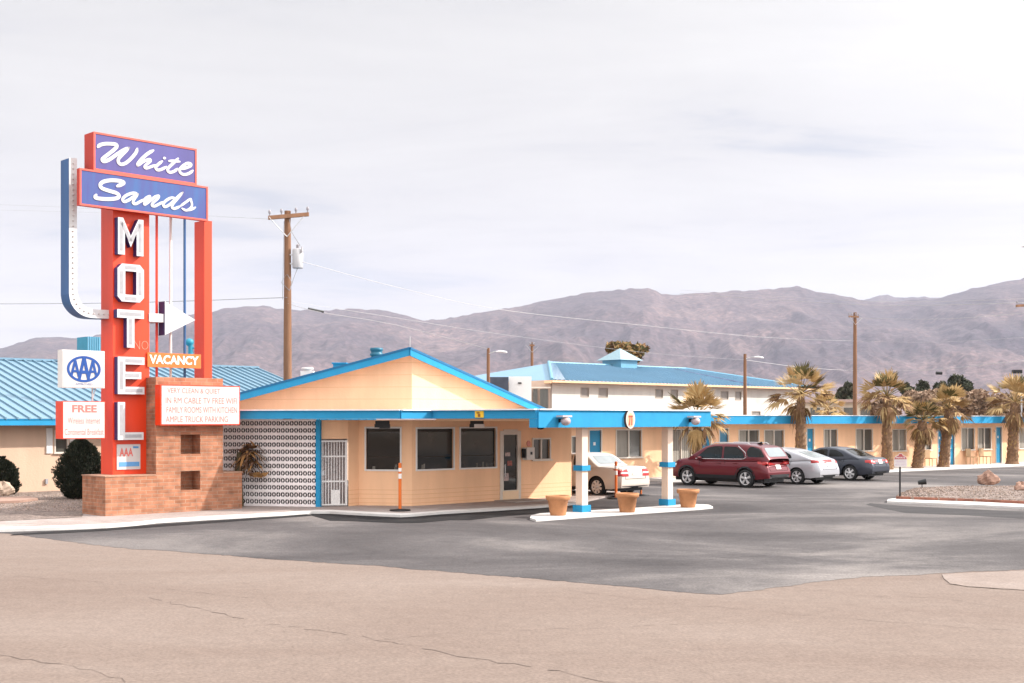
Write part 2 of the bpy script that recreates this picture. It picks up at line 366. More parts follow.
# loose stones on the left gravel
random.seed(11)
def stones(name, polyfn, n, m, zf, r0=.012, r1=.035):
    mb = MB()
    for _ in range(n):
        x, y = polyfn(); r = random.uniform(r0, r1); z = zf(x, y)
        a = random.random()*6
        vs = [(x+r*cos(a+k*2.1), y+r*sin(a+k*2.1), z) for k in range(3)]+[(x+random.uniform(-.3,.3)*r, y, z+r*random.uniform(.5,.9))]
        mb.add(vs, [(0,1,3),(1,2,3),(2,0,3)], random.randrange(3))
    o = mb.build(name, m, None, (0,0,0)); return tag(o, kind='stuff')
STN = [mat('stone_tan', (.26,.19,.15), .9, .2, 3), mat('stone_pink', (.33,.25,.22), .9, .2, 3), mat('stone_brown', (.15,.11,.085), .9, .2, 3)]
o = stones('gravel', lambda: (random.uniform(-17.5,-12), random.uniform(35.2,43)), 5000, STN, lambda x,y: .066)
tag(o, 'loose pinkish gravel spread by the left wall', 'gravel')

# ------------------------------------------------------------------ MOUNTAINS
ridge = [(-160,352),(-60,352),(0,348.5),(30,339.5),(42,337),(87,338),(130,327),(170,318),(209,312),(225,308),(242,306.6),(262,306),(280,309),(300,310),(321,310.7),(348,309),(386,310),(405,315),(424,320.6),(447,318.6),(477,312.7),(500,309),(520,306.5),(546,300),(589,293),(620,289.5),(635,288.5),(648,288.5),(655,290),(662,294.6),(678,295),(703,293),(735,291),(764,290),(780,288),(796,286.4),(806,288),(816,291.5),(843,296),(867,301.5),(885,302.5),(900,301.5),(920,299.5),(935,298.5),(955,294),(969,289.5),(1000,283),(1024,278),(1080,268),(1180,262),(1300,285)]
def interp(tab, x):
    if x <= tab[0][0]: return tab[0][1]
    for (a,b),(c,d) in zip(tab, tab[1:]):
        if x <= c: t = (x-a)/(c-a); return b*(1-t)+d*t
    return tab[-1][1]
def hsh(i, j, s=0):
    v = sin(i*127.1+j*311.7+s*74.7)*43758.5453; return v-floor(v)
def vn(x, y, s=0):
    i, j = floor(x), floor(y); fx, fy = x-i, y-j; fx = fx*fx*(3-2*fx); fy = fy*fy*(3-2*fy)
    return (hsh(i,j,s)*(1-fx)+hsh(i+1,j,s)*fx)*(1-fy)+(hsh(i,j+1,s)*(1-fx)+hsh(i+1,j+1,s)*fx)*fy
def ridged(x, y, o=4, s=0):
    a = 0; amp = .5; f = 1
    for k in range(o):
        a += amp*(1-abs(2*vn(x*f, y*f, s+k)-1)); amp *= .5; f *= 2.1
    return a
Yf, Yr = 5200.0, 9000.0
def mountain(name, tab, Yf, Yr, seed, nx=760, nr=96, m=None, zbase=0):
    mb = MB(); vs = []
    for j in range(nr+1):
        t = j/nr
        for i in range(nx+1):
            px = -170+i*(1480)/nx
            k = (px-512)/FPX
            Y = Yf+(Yr-Yf)*t; X = k*Yr*(.62+.38*t)
            X = k*Y
            zr = (YH-interp(tab, px))/FPX*Yr+H
            base = t**1.25
            # spurs and gullies running down the slope, fading in from the foot, zero at the crest line
            wx = 260*(vn(X/700, Y/900, seed+3)-.5); q = ridged((X+wx)/620+seed, (Y-X*.25)/1500, 5, seed)-.55
            q2 = ridged((X+wx)/170+3, (Y+X*.2)/420, 4, seed+9)-.5
            w = (t**.7)*(1-t)**.8*2.2
            z = zr*base + zr*(q*.70+q2*.20)*w*.52
            if j == nr: z += 12*(vn(px/6,1,5)-.5)
            vs.append((X, Y, max(z, -8+zbase*t)))
    n = nx+1
    fs = [(j*n+i, j*n+i+1, (j+1)*n+i+1, (j+1)*n+i) for j in range(nr) for i in range(nx)]
    mb.add(vs, fs, 0, True)
    # back face down to the plain
    b = [(vs[nr*n+i]) for i in range(n)]; c = [(x*1.15, y*1.15, -10) for x,y,z in b]
    mb.add(b+c, [(i, n+i, n+i+1, i+1) for i in range(nx)], 0, True)
    return struct(name, mb, m)
MTM = ground_mat('bare_mountain_rock', (.034,.025,.034), (.078,.054,.056), (.155,.105,.095), .0013, .03, .35)
MTM.node_tree.nodes['Principled BSDF'].inputs['Roughness'].default_value = 1
def _mt():
    n, l = nt(MTM); b = n['Principled BSDF']; old = b.inputs['Base Color'].links[0].from_socket
    tc = n.new('ShaderNodeTexCoord'); sx = n.new('ShaderNodeSeparateXYZ'); l.new(tc.outputs['Object'], sx.inputs[0])
    no = n.new('ShaderNodeTexNoise'); no.inputs['Scale'].default_value = .0016; no.inputs['Detail'].default_value = 9; no.inputs['Roughness'].default_value = .7; l.new(tc.outputs['Object'], no.inputs['Vector'])
    # alluvial fans: paler pinkish soil low on the slopes, breaking up with height
    a = n.new('ShaderNodeMath'); a.operation = 'MULTIPLY_ADD'; l.new(sx.outputs[2], a.inputs[0]); a.inputs[1].default_value = -1/620; l.new(no.outputs['Fac'], a.inputs[2])
    r = n.new('ShaderNodeValToRGB'); r.color_ramp.elements[0].position = .0; r.color_ramp.elements[1].position = .45; l.new(a.outputs[0], r.inputs[0])
    mx = n.new('ShaderNodeMixRGB'); mx.inputs[2].default_value = (.155,.10,.095,1); l.new(r.outputs[0], mx.inputs[0]); l.new(old, mx.inputs[1])
    # scrub speckle
    sp = n.new('ShaderNodeTexNoise'); sp.inputs['Scale'].default_value = .035; sp.inputs['Detail'].default_value = 5; l.new(tc.outputs['Object'], sp.inputs['Vector'])
    r2 = n.new('ShaderNodeValToRGB'); r2.color_ramp.elements[0].position = .42; r2.color_ramp.elements[0].color = (.55,.55,.6,1); r2.color_ramp.elements[1].position = .62; r2.color_ramp.elements[1].color = (1.25,1.2,1.15,1); l.new(sp.outputs['Fac'], r2.inputs[0])
    m2 = n.new('ShaderNodeMixRGB'); m2.blend_type = 'MULTIPLY'; m2.inputs[0].default_value = .8; l.new(mx.outputs[0], m2.inputs[1]); l.new(r2.outputs[0], m2.inputs[2]); l.new(m2.outputs[0], b.inputs['Base Color'])
    nb = n.new('ShaderNodeTexNoise'); nb.inputs['Scale'].default_value = .008; nb.inputs['Detail'].default_value = 8; nb.inputs['Roughness'].default_value = .65; l.new(tc.outputs['Object'], nb.inputs['Vector'])
    bp = n.new('ShaderNodeBump'); bp.inputs['Strength'].default_value = 1; bp.inputs['Distance'].default_value = 18; l.new(nb.outputs['Fac'], bp.inputs['Height']); l.new(bp.outputs[0], b.inputs['Normal'])
_mt()
mountain('mountains', ridge, 4800, 8600, 2, m=MTM)
ridge_far = [(-200,420),(790,330),(840,308),(862,301),(872,297.5),(880,295),(887,294.8),(896,297),(906,298),(925,297),(950,297.5),(1000,300),(1100,320),(1400,330)]
mountain('far_mountains', ridge_far, 9000, 11500, 5, m=MTM)

# ------------------------------------------------------------------ THE SIGN
OS = gp(105.4, 518.5); SF = Fr(OS, TH)
sign = thing('motel_sign', 'tall red, white and blue motel sign with a white arrow rising from a brick base', 'sign', (OS[0], OS[1], 0), TH)
DEP = 1.35
uE, zB = SF.uz(242, 472); zB = 1.1
tw0, tw1 = SF.u(156), SF.u(223)
zT = SF.uz(160, 377)[1]
b = MB()
b.box(SF, 0, tw0, 0, DEP, 0, zB); b.box(SF, tw1, uE, 0, DEP, 0, zB-.0)
b.build('brick_planter_base', BRICK, sign)
b = MB()
hx0, hx1 = SF.u(180.7), SF.u(200.2)
h1b, h1t = SF.uz(180.7, 454.2)[1], SF.uz(180.7, 434.6)[1]
h2b, h2t = SF.uz(180.7, 490.5)[1], SF.uz(180.7, 471.2)[1]
TD = 1.0
b.box(SF, tw0, hx0, 0, TD, 0, zT); b.box(SF, hx1, tw1, 0, TD, 0, zT)
for za, zb in ((0, h2b), (h2t, h1b), (h1t, zT)): b.box(SF, hx0, hx1, 0.0, TD, za, zb)
b.box(SF, hx0, hx1, .45, .55, h2b, h2t); b.box(SF, hx0, hx1, .45, .55, h1b, h1t)
b.build('brick_tower', BRICK, sign)
b = MB(); b.box(SF, -.02, tw0-.01, -.015, DEP+.015, zB, zB+.03); b.box(SF, tw1+.01, uE+.02, -.015, DEP+.015, zB, zB+.03); b.build('base_coping', mat('coping_brick', (.38,.22,.15), .9, .15, 6), sign)
# main pillar
dP = .55
p0, p1 = SF.u(113, dP), SF.u(149.3, dP)
zS = SF.uz(113, 205, dP)[1]
b = MB(); b.box(SF, p0, p1, dP, dP+.70, zB, zS); pil = b.build('pillar', RED, sign)
b = MB()
dQ = .62
q0, q1 = SF.u(204.3, dQ), SF.u(212, dQ)
b.box(SF, q0, q1, dQ, dQ+.55, zT-.6, SF.uz(205, 221, dQ)[1]+.02); b.build('pillar', RED, sign)
# name cabinets
dW, dS = .42, .28
def cabinet(name, x0, x1, yt, yb, d, th, side, face, trim, parent, inset=.05):
    u0, u1 = SF.u(x0, d), SF.u(x1, d); zt = SF.uz(x0, yt, d)[1]; zb = SF.uz(x0, yb, d)[1]
    m = MB(); m.box(SF, u0, u1, d, d+th, zb, zt); body = m.build(name, side, parent)
    m = MB(); w = inset
    m.box(SF, u0, u1, d-.03, d-.002, zb, zb+w); m.box(SF, u0, u1, d-.03, d-.002, zt-w, zt)
    m.box(SF, u0, u0+w, d-.03, d-.002, zb+w, zt-w); m.box(SF, u1-w, u1, d-.03, d-.002, zb+w, zt-w); m.build('trim_frame', trim, body)
    m = MB(); m.box(SF, u0+w, u1-w, d-.015, d-.003, zb+w, zt-w); m.build('face_panel', face, body)
    return body, (u0, u1, zb, zt)
VIO2 = mat('faded_blue_face', (.055,.095,.33), .5, .45, 2.2, streak=True)
_r = [q for q in VIO2.node_tree.nodes if q.type == 'VALTORGB'][0]; _r.color_ramp.elements[0].color = (.05,.058,.22,1); _r.color_ramp.elements[1].color = (.028,.11,.29,1); _r.color_ramp.elements[0].position = .42; _r.color_ramp.elements[1].position = .74
cw, rw = cabinet('name_cabinet', 93.2, 196.3, 131.6, 170.0, dW, .52, REDD, VIOL, TRIM, sign)
cs, rs = cabinet('name_cabinet', 79.2, 207.6, 168.0, 205.2, dS, .14, REDD, VIO2, TRIM, sign)
def crop(ox, oy, pts, d):
    return [SF.uz(ox+x/17.98, oy+y/17.98, d) for x, y in pts]
m = MB(); d = dW-.03; r = .048
A = (92,132); B = (142,142)
for (o, pts, rr) in [
    (A, [(105,268),(150,232),(230,212),(340,212),(425,222),(448,255),(400,315),(300,395),(205,470),(185,505),(225,528),(320,490),(450,400),(570,325),(665,285)], 1.0),
    (A, [(665,285),(560,390),(480,480),(478,545),(530,582),(620,550),(720,460),(790,370),(815,300)], .95),
    (B, [(205,150),(110,205),(10,290),(-65,380),(-80,425)], .95),
    (B, [(-75,430),(-10,375),(70,330),(140,312),(150,345),(85,400),(48,445),(80,470),(160,445),(240,415)], .8),
    (B, [(365,345),(295,400),(248,455),(275,500),(340,495),(440,445)], .85),
    (B, [(395,292),(415,288)], 1.0),
    (B, [(650,295),(570,375),(485,455),(462,510),(505,545),(580,525),(640,480)], .85),
    (B, [(485,342),(570,340),(680,352)], .8),
    (B, [(700,485),(790,465),(870,430),(880,398),(820,382),(735,430),(680,495),(695,555),(760,585),(850,562),(915,512)], .85)]:
    brush(m, SF, crop(*o, pts, d), r*rr, d, d+.02)
m.build('lettering', LWHITE, cw)
m = MB(); d = dS-.03; A = (88,172); B = (142,180)
for (o, pts, rr) in [
    (A, [(525,255),(600,225),(645,190),(560,158),(400,150),(270,178),(222,235),(255,292),(380,338),(510,378),(558,425),(525,468),(400,487),(250,482),(135,460),(150,410)], 1.05),
    (A, [(895,395),(810,378),(690,420),(625,485),(650,532),(730,505),(840,430),(900,395)], .85),
    (A, [(900,400),(830,490),(812,555),(860,572),(960,520),(1015,500)], .8),
    (B, [(20,380),(80,320),(145,292),(120,335),(45,415),(60,435),(150,370),(230,305),(300,285),(285,330),(200,410),(180,455),(230,470),(310,430),(385,395)], .78),
    (B, [(610,335),(530,320),(440,365),(385,430),(405,480),(480,455),(560,385),(650,300),(735,222)], .8),
    (B, [(735,222),(630,345),(560,430),(540,490),(590,512),(690,470)], .8),
    (B, [(690,470),(780,405),(870,345),(885,380),(900,445),(880,500),(800,545),(720,510)], .72),
    (B, [(800,545),(890,530),(962,490)], .7)]:
    brush(m, SF, crop(*o, pts, d), r*rr, d, d+.02)
m.build('lettering', LWHITE, cs)
# MOTEL channel letters
def letter(name, polys, x0, x1, y0, y1):
    d0, d1 = dP-.20, dP
    u0, zt = SF.uz(x0, y0, d0); u1, _ = SF.uz(x1, y0, d0); _, zb = SF.uz(x0, y1, d0)
    mb = MB(); fc = MB()
    for P in polys:
        Q = [(u0+a*(u1-u0), zb+c*(zt-zb)) for a, c in P]
        mb.extr(SF, Q, d0, d1, 0, 1)
    o = mb.build(name, [LWHITE, NAVY], sign)
    # recessed grey channel down each stroke: a narrower raised bar
    return o, (u0, u1, zb, zt)
def ringpoly(a, bx, by):
    outer = [(a,0),(1-a,0),(1,a*.8),(1,1-a*.8),(1-a,1),(a,1),(0,1-a*.8),(0,a*.8)]
    inner = [(max(bx, min(1-bx, x)), max(by, min(1-by, y))) for x, y in outer]
    return [[outer[i], outer[(i+1) % 8], inner[(i+1) % 8], inner[i]] for i in range(8)]
LT = [('M', [[(0,0),(.27,0),(.27,.62),(.5,.22),(.73,.62),(.73,0),(1,0),(1,1),(.80,1),(.5,.52),(.20,1),(0,1)]], 118,143.5,217,254),
      ('O', ringpoly(.16,.29,.19), 117.6,144,263,301),
      ('T', [[(.36,0),(.64,0),(.64,.78),(1,.78),(1,1),(0,1),(0,.78),(.36,.78)]], 117.2,144,309,347),
      ('E', [[(0,0),(1,0),(1,.2),(.28,.2),(.28,.41),(.88,.41),(.88,.6),(.28,.6),(.28,.8),(1,.8),(1,1),(0,1)]], 117.8,144.5,356.5,394),
      ('L', [[(0,0),(1,0),(1,.2),(.28,.2),(.28,1),(0,1)]], 117.8,143.6,402,440)]
STROK = {'M':[[(.13,.1),(.13,.9)],[(.87,.1),(.87,.9)],[(.15,.86),(.5,.38),(.85,.86)]], 'O':[[(.15,.2),(.15,.8)],[(.85,.2),(.85,.8)],[(.28,.09),(.72,.09)],[(.28,.91),(.72,.91)]],
         'T':[[(.1,.89),(.9,.89)],[(.5,.08),(.5,.76)]], 'E':[[(.14,.12),(.14,.88)],[(.28,.1),(.92,.1)],[(.28,.505),(.8,.505)],[(.28,.9),(.92,.9)]], 'L':[[(.14,.12),(.14,.93)],[(.28,.1),(.92,.1)]]}
for ch, polys, x0, x1, y0, y1 in LT:
    o, (u0,u1,zb,zt) = letter('channel_letter', polys, x0, x1, y0, y1)
    o['label'] = 'white raised letter %s with dark navy sides' % ch
    k = MB()
    for st in STROK[ch]:
        P = [(u0+a*(u1-u0), zb+c*(zt-zb)) for a, c in st]
        for (a, b2) in zip(P, P[1:]):
            dx, dz = b2[0]-a[0], b2[1]-a[1]; L = hypot(dx, dz); nx_, nz_ = -dz/L*.045, dx/L*.045
            k.extr(SF, [(a[0]-nx_,a[1]-nz_),(b2[0]-nx_,b2[1]-nz_),(b2[0]+nx_,b2[1]+nz_),(a[0]+nx_,a[1]+nz_)][::-1], dP-.206, dP-.199)
    k.build('channel_face', [SILV, mat('frosted_bulb', (.55,.5,.5), .3, .1, 5)], o)
# thin coloured bars
zt2 = SF.uz(157, 212, .6)[1]
for (x, mm, lb) in ((157.3, RED, 'thin red upright bar'), (171.3, WHITE, 'thin white upright bar'), (185.3, SBLUE, 'thin blue upright bar')):
    m = MB(); u = SF.u(x, .80); m.box(SF, u-.022, u+.022, .80, .87, zT-.3, zt2); o = m.build('upright_bar', mm, sign); o['label'] = lb
# arrow: band from top left, round the corner, through the pillar, with head
dA0, dA1 = .78, 1.28
pt = lambda x, y: SF.uz(x, y, dA0)
OUT = [(69,158),(69,294),(71,303),(76.5,311),(84,316),(93,318),(112,318.7)]
INN = [(77,158),(77,290),(79,298),(83,304.5),(88,307.5),(95,309.3),(112,310)]
m = MB()
O_ = [pt(*p) for p in OUT]; I_ = [pt(*p) for p in INN]
O_ = [(O_[0])]+catmull([pt(*p) for p in OUT[1:]], 5); I_ = [I_[0]]+catmull([pt(*p) for p in INN[1:]], 5)
for i in range(len(O_)-1):
    a, b2, c, e = O_[i], O_[i+1], I_[i+1], I_[i]
    m.add([SF(*(a[0],dA0,a[1])), SF(b2[0],dA0,b2[1]), SF(c[0],dA0,c[1]), SF(e[0],dA0,e[1])], [(0,1,2,3)], 0)
    m.add([SF(a[0],dA1,a[1]), SF(b2[0],dA1,b2[1]), SF(c[0],dA1,c[1]), SF(e[0],dA1,e[1])], [(3,2,1,0)], 1)
    m.add([SF(a[0],dA0,a[1]), SF(a[0],dA1,a[1]), SF(b2[0],dA1,b2[1]), SF(b2[0],dA0,b2[1])], [(0,1,2,3)], 1)
    m.add([SF(e[0],dA0,e[1]), SF(c[0],dA0,c[1]), SF(c[0],dA1,c[1]), SF(e[0],dA1,e[1])], [(0,1,2,3)], 1)
a, e = O_[0], I_[0]
m.add([SF(a[0],dA0,a[1]), SF(e[0],dA0,e[1]), SF(e[0],dA1,e[1]), SF(a[0],dA1,a[1])], [(0,1,2,3)], 1)
arr = m.build('arrow_band', [LWHITE, SBLUE], sign)
m = MB()
dh = .50
hp = lambda x, y: SF.uz(x, y, dh)
zc1, zc0 = hp(150,313)[1], hp(150,321.5)[1]
zmid = (zc0+zc1)/2
m.box(SF, p1-.02, hp(166,317)[0], dh+.02, dA1, zc0, zc1, 0)
m.build('arrow_shaft', [LWHITE], sign)
m = MB(); hz = .475
m.extr(SF, [(hp(164.5,0)[0], zmid-hz), (hp(195,0)[0], zmid), (hp(164.5,0)[0], zmid+hz)], dh-.02, dh+.33, 0, 1)
m.build('arrow_head', [LWHITE, NAVY], sign)
cen = [((a[0]+b2[0])/2, (a[1]+b2[1])/2) for a, b2 in zip(O_, I_)]
def along(P, step):
    out = []; acc = 0
    for a, b2 in zip(P, P[1:]):
        L = hypot(b2[0]-a[0], b2[1]-a[1]); s = step-acc
        while s < L: out.append((a[0]+(b2[0]-a[0])*s/L, a[1]+(b2[1]-a[1])*s/L)); s += step
        acc = L-(s-step)
    return out
for (u, z) in along(cen, .14):
    k = MB(); k.ico(SF(u, dA0-.01, z), .026, 0, 6); k.build('light_bulb', mat('pinkish_bulb', (.50,.46,.45), .3, .1, 5), arr)
# VACANCY box and unlit NO tubes
dV = .50
u0, u1, z0, z1 = SF.rect(147.6, 201, 352.3, 366.8, dV)
m = MB(); m.box(SF, u0, u1, dV, dV+.14, z0, z1); vb = m.build('vacancy_box', ORS, sign)
m = MB(); put_text(m, SF, 'VACANCY', u0+.05, u1-.08, z0+.09, z1-.06, dV-.012, .035); m.build('lettering', mat('neon_white_tube', (.9,.84,.74), .3, .02, 5), vb)
m = MB(); nu0, nu1, nz0, nz1 = SF.rect(134, 148, 340.5, 349, dP)
put_text(m, SF, 'NO', nu0, nu1, nz0, nz1, dP-.012, -.03); m.build('unlit_neon_word', mat('clear_neon_tube', (.80,.36,.26), .3, .02, 5), sign)
# AAA box and FREE box left of the pillar
dF = .48
def lbox(x0, x1, yt, yb, d, th, side, name, parent):
    u0, u1, zb, zt = SF.rect(x0, x1, yt, yb, d)
    m = MB(); m.box(SF, u0, u1, d, d+th, zb, zt); o = m.build(name, side, parent)
    m = MB(); m.box(SF, u0+.02, u1-.02, d-.012, d-.002, zb+.02, zt-.02); m.build('face_panel', PANEL, o)
    return o, (u0, u1, zb, zt)
ao, ra = lbox(62.3, 104.6, 349.5, 387.5, dF, .28, WHITE, 'motor_club_box', sign)
fo, rf = lbox(62.3, 105, 401, 439, dF, .40, RED, 'free_service_box', sign)
for zz in (ra[2]-.2,):
    m = MB(); uu = ra[1]-.28
    m.tube([SF(uu, dF+.14, ra[2]+.02), SF(uu, dF+.14, rf[3]-.02)], .025); m.tube([SF(uu+.1, dF+.14, ra[2]+.02), SF(uu-.02, dF+.14, rf[3]-.02)], .012); m.build('bracket', STEEL, sign)
def ellipse(cu, cz, a, b2, n=40): return [(cu+a*cos(2*pi*i/n), cz+b2*sin(2*pi*i/n)) for i in range(n)]
m = MB(); u0,u1,z0,z1 = ra; cu, cz = (u0+u1)/2, (z0+z1)/2; wa, ha = (u1-u0)*.40, (z1-z0)*.35
eo, ei = ellipse(cu, cz, wa, ha), ellipse(cu, cz, wa*.85, ha*.82)
dd = dF-.020
for i in range(40):
    j = (i+1) % 40; m.extr(SF, [eo[i], ei[i], ei[j], eo[j]], dd, dF-.012)
def bigA(c, w, zb, zt, s=.2):
    h_ = zt-zb; t = w*.24; hw = w/2
    m.extr(SF, [(c-hw,zb),(c-t*.45,zt),(c+t*.5,zt),(c-hw+t,zb)], dd-.003, dF-.012)
    m.extr(SF, [(c+hw-t,zb),(c-t*.5,zt),(c+t*.5,zt),(c+hw,zb)], dd-.0055, dF-.012)
    m.extr(SF, [(c-hw*.6,zb+h_*.26),(c+hw*.6,zb+h_*.26),(c+hw*.5,zb+h_*.4),(c-hw*.5,zb+h_*.4)], dd-.008, dF-.012)
bigA(cu, wa*.74, cz-ha*.80, cz+ha*.93); bigA(cu-wa*.52, wa*.60, cz-ha*.58, cz+ha*.66); bigA(cu+wa*.52, wa*.60, cz-ha*.58, cz+ha*.66)
put_text(m, SF, 'APPROVED', cu-wa*.5, cu+wa*.5, cz-ha*1.22, cz-ha*1.07, dd, -.01)
m.build('emblem', AAAB, ao)
u0,u1,z0,z1 = rf; w, h_ = u1-u0, z1-z0
for tx, a, b2, c, e, bo_ in (('FREE',.22,.80,.70,.90,.035),('Wireless Internet',.12,.88,.40,.57,.0),('Continental Breakfast',.05,.96,.10,.27,.0)):
    m = MB(); put_text(m, SF, tx, u0+a*w, u0+b2*w, z0+c*h_, z0+e*h_, dF-.014, bo_); m.build('lettering', PINK, fo)
# marquee
dM = -.30
u0,u1,z0,z1 = SF.rect(160.5, 239.8, 384.5, 425.3, dM)
m = MB(); m.box(SF, u0, u1, dM, -.002, z0, z1); mq = m.build('marquee_box', RED, sign)
m = MB(); m.box(SF, u0+.03, u1-.03, dM-.012, dM-.002, z0+.03, z1-.03); m.build('face_panel', PANEL, mq)
w, h_ = u1-u0, z1-z0
for i, (tx, a, b2) in enumerate((('VERY CLEAN & QUIET', .08, .74), ('IN RM CABLE TV FREE WIFI', .06, .96), ('FAMILY ROOMS WITH KITCHEN', .07, .96), ('AMPLE TRUCK PARKING', .06, .84))):
    zt_ = z1-h_*(.06+.232*i); m = MB(); put_text(m, SF, tx, u0+a*w, u0+b2*w, zt_-.17*h_, zt_-.02*h_, dM-.014, 0.0); m.build('lettering', PINK, mq)
for i in range(3):
    zt_ = z1-h_*(.255+.232*i); m = MB(); m.box(SF, u0+.04, u1-.04, dM-.019, dM-.013, zt_-.008, zt_+.008); m.build('letter_track', mat('clear_track', (.8,.74,.72), .3, .03, 5), mq)
# small sticker at the foot of the pillar
u0,u1,z0,z1 = SF.rect(117, 140.4, 444.5, 469.8, dP-.03)
m = MB(); m.box(SF, u0, u1, dP-.03, dP-.002, z0, z1); st = m.build('club_plate', PANEL, sign)
w, h_ = u1-u0, z1-z0
m = MB(); put_text(m, SF, 'AAA', u0+.1*w, u0+.68*w, z0+.52*h_, z0+.86*h_, dP-.034, .03); m.build('emblem', mat('faded_red_ink', (.6,.13,.11), .6, .1, 5), st)
m = MB(); m.box(SF, u0+.08*w, u1-.05*w, dP-.036, dP-.031, z0+.12*h_, z0+.30*h_); m.build('blue_band', mat('faded_blue_ink', (.10,.28,.55), .6, .1, 5), st); m = MB(); m.box(SF, u0+.68*w, u0+.92*w, dP-.036, dP-.031, z0+.84*h_, z0+.92*h_); m.build('blue_band', mat('faded_blue_ink', (.10,.28,.55), .6, .1, 5), st)

# ------------------------------------------------------------------ OFFICE
C0 = (-2.98, 37.2)
office = thing('office_building', 'peach motel office with blue gable trim, breeze block screen and drive-through canopy', 'building', (C0[0], C0[1], 0), 0)
THL = radians(-12); THR = radians(43.0)
RF = Fr(C0, THR)                        # right wall, u to the right
LFo = Fr(C0, THL)                       # left wall, u negative to the left
zc = 2.62
uR = RF.u(571.5)
Lw = -1.66
# wall pieces with openings
def wall_open(mb, T, u0, u1, z0, z1, th, holes, m=0):
    """wall from u0 to u1 with rectangular holes (u0,u1,z0,z1), sorted by u"""
    cur = u0
    for (a, b2, c, e) in sorted(holes):
        if a > cur: mb.box(T, cur, a, 0, th, z0, z1, m)
        if c > z0: mb.box(T, a, b2, 0, th, z0, c, m)
        if e < z1: mb.box(T, a, b2, 0, th, e, z1, m)
        cur = b2
    if cur < u1: mb.box(T, cur, u1, 0, th, z0, z1, m)
wL = LFo.rect(366.3, 400.2, 428.3, 469.3); wR1 = RF.rect(416.8, 453.2, 428.8, 469.5); wR2 = RF.rect(460.3, 495.7, 428.3, 468)
dR = RF.rect(501, 519.5, 431, 503.2); sR = RF.rect(533, 549.5, 439.5, 459)
dR = (dR[0], dR[1], .06, dR[3])
m = MB(); wall_open(m, LFo, Lw, -.0, 0, zc, .2, [wL]); wall_open(m, RF, .0, uR, 0, zc, .2, [wR1, wR2, dR, sR])
E1 = LFo(Lw, 0, 0); G1 = (-4.86, 37.12)
for (p, q) in (((E1[0], E1[1]), G1),):
    m.slab([p, q, (q[0]-.0, q[1]+.6), (p[0], p[1]+.5)], 0, zc)
R1 = RF(uR, 0, 0); R2 = RF(uR, 4.5, 0)
m.slab([(R1[0], R1[1]), (R2[0], R2[1]), (R2[0]-.2, R2[1]-.1), (R1[0]-.2, R1[1]-.05)], 0, zc)
m.build('wall', TANL, office)
# opaque near-black panes carry the dark interior in their own colour
def window(T, r, parent, pane=GLASS, fw=.06, name='window', mull=0, sill=True, curtain=0, frame=WINDF):
    u0,u1,z0,z1 = r; m = MB(); d0 = -.03
    m.box(T, u0-fw, u1+fw, d0, .04, z0-fw, z0); m.box(T, u0-fw, u1+fw, d0, .04, z1, z1+fw)
    m.box(T, u0-fw, u0, d0, .04, z0, z1); m.box(T, u1, u1+fw, d0, .04, z0, z1)
    for i in range(mull):
        uu = u0+(u1-u0)*(i+1)/(mull+1); m.box(T, uu-.028, uu+.028, -.01, .05, z0, z1)
    if sill: m.box(T, u0-fw-.03, u1+fw+.03, d0-.05, d0-.002, z0-fw-.02, z0-fw+.025)
    o = m.build(name, frame, parent)
    m = MB(); m.box(T, u0, u1, .052, .064, z0, z1); m.build('pane', pane, o)
    if curtain:
        m = MB(); n = 10; cw_ = (u1-u0)*curtain
        for i in range(n):
            a = u0+cw_*i/n; m.box(T, a, a+cw_/n*.8, .045, .0515, z0+.02, z1-.02)
        m.build('curtain', CURT, o)
    return o
for T, r in ((LFo, wL), (RF, wR1), (RF, wR2)):
    o = window(T, r, office, fw=.048, sill=False, frame=WHITE); u0,u1,z0,z1 = r
    m = MB(); m.box(T, u0+.03, u1-.03, .045, .0515, z1-.10, z1-.02); m.build('blind', mat('brown_blind', (.035,.027,.02), .7, .2, 9), o)
    for k in range(3):
        a = u0+(u1-u0)*random.uniform(.1,.85); h_ = random.uniform(.06,.2); m = MB(); m.box(T, a, a+random.uniform(.03,.09), .045, .0515, z0+.01, z0+h_); m.build('sill_item', mat('sill_papers', (.16,.15,.13), .7, .4, 9), o)
    m = MB(); m.box(T, u0+.05, u1-.05, .046, .051, z0+.36, z0+.385); m.build('counter_edge', mat('brown_counter', (.03,.02,.014), .7, .3, 9), o)
window(RF, sR, office, GLASSG, .05, mull=1)
# door
u0,u1,z0,z1 = dR
m = MB(); m.box(RF, u0-.05, u0+.10, -.02, .08, z0, z1); m.box(RF, u1-.10, u1+.05, -.02, .08, z0, z1); m.box(RF, u0+.10, u1-.10, -.02, .08, z1-.12, z1+.05); m.box(RF, u0+.10, u1-.10, -.02, .08, z0, z0+.32)
dr = m.build('door', WINDF, office)
m = MB(); m.box(RF, u0+.06, u1-.06, -.032, -.021, z0+.03, z0+.30); m.build('kick_plate', mat('cream_kick_plate', (.80,.58,.38), .6, .06, 4), dr)
m = MB(); m.box(RF, u0+.10, u1-.10, .03, .05, z0+.32, z1-.12); m.build('pane', GLASS, dr)
m = MB(); m.box(RF, u0+.115, u0+.135, -.07, -.05, z0+.75, z0+1.15); m.box(RF, u0+.115, u0+.135, -.05, -.02, z0+.78, z0+.81); m.box(RF, u0+.115, u0+.135, -.05, -.02, z0+1.09, z0+1.12); m.build('handle', STEEL, dr)
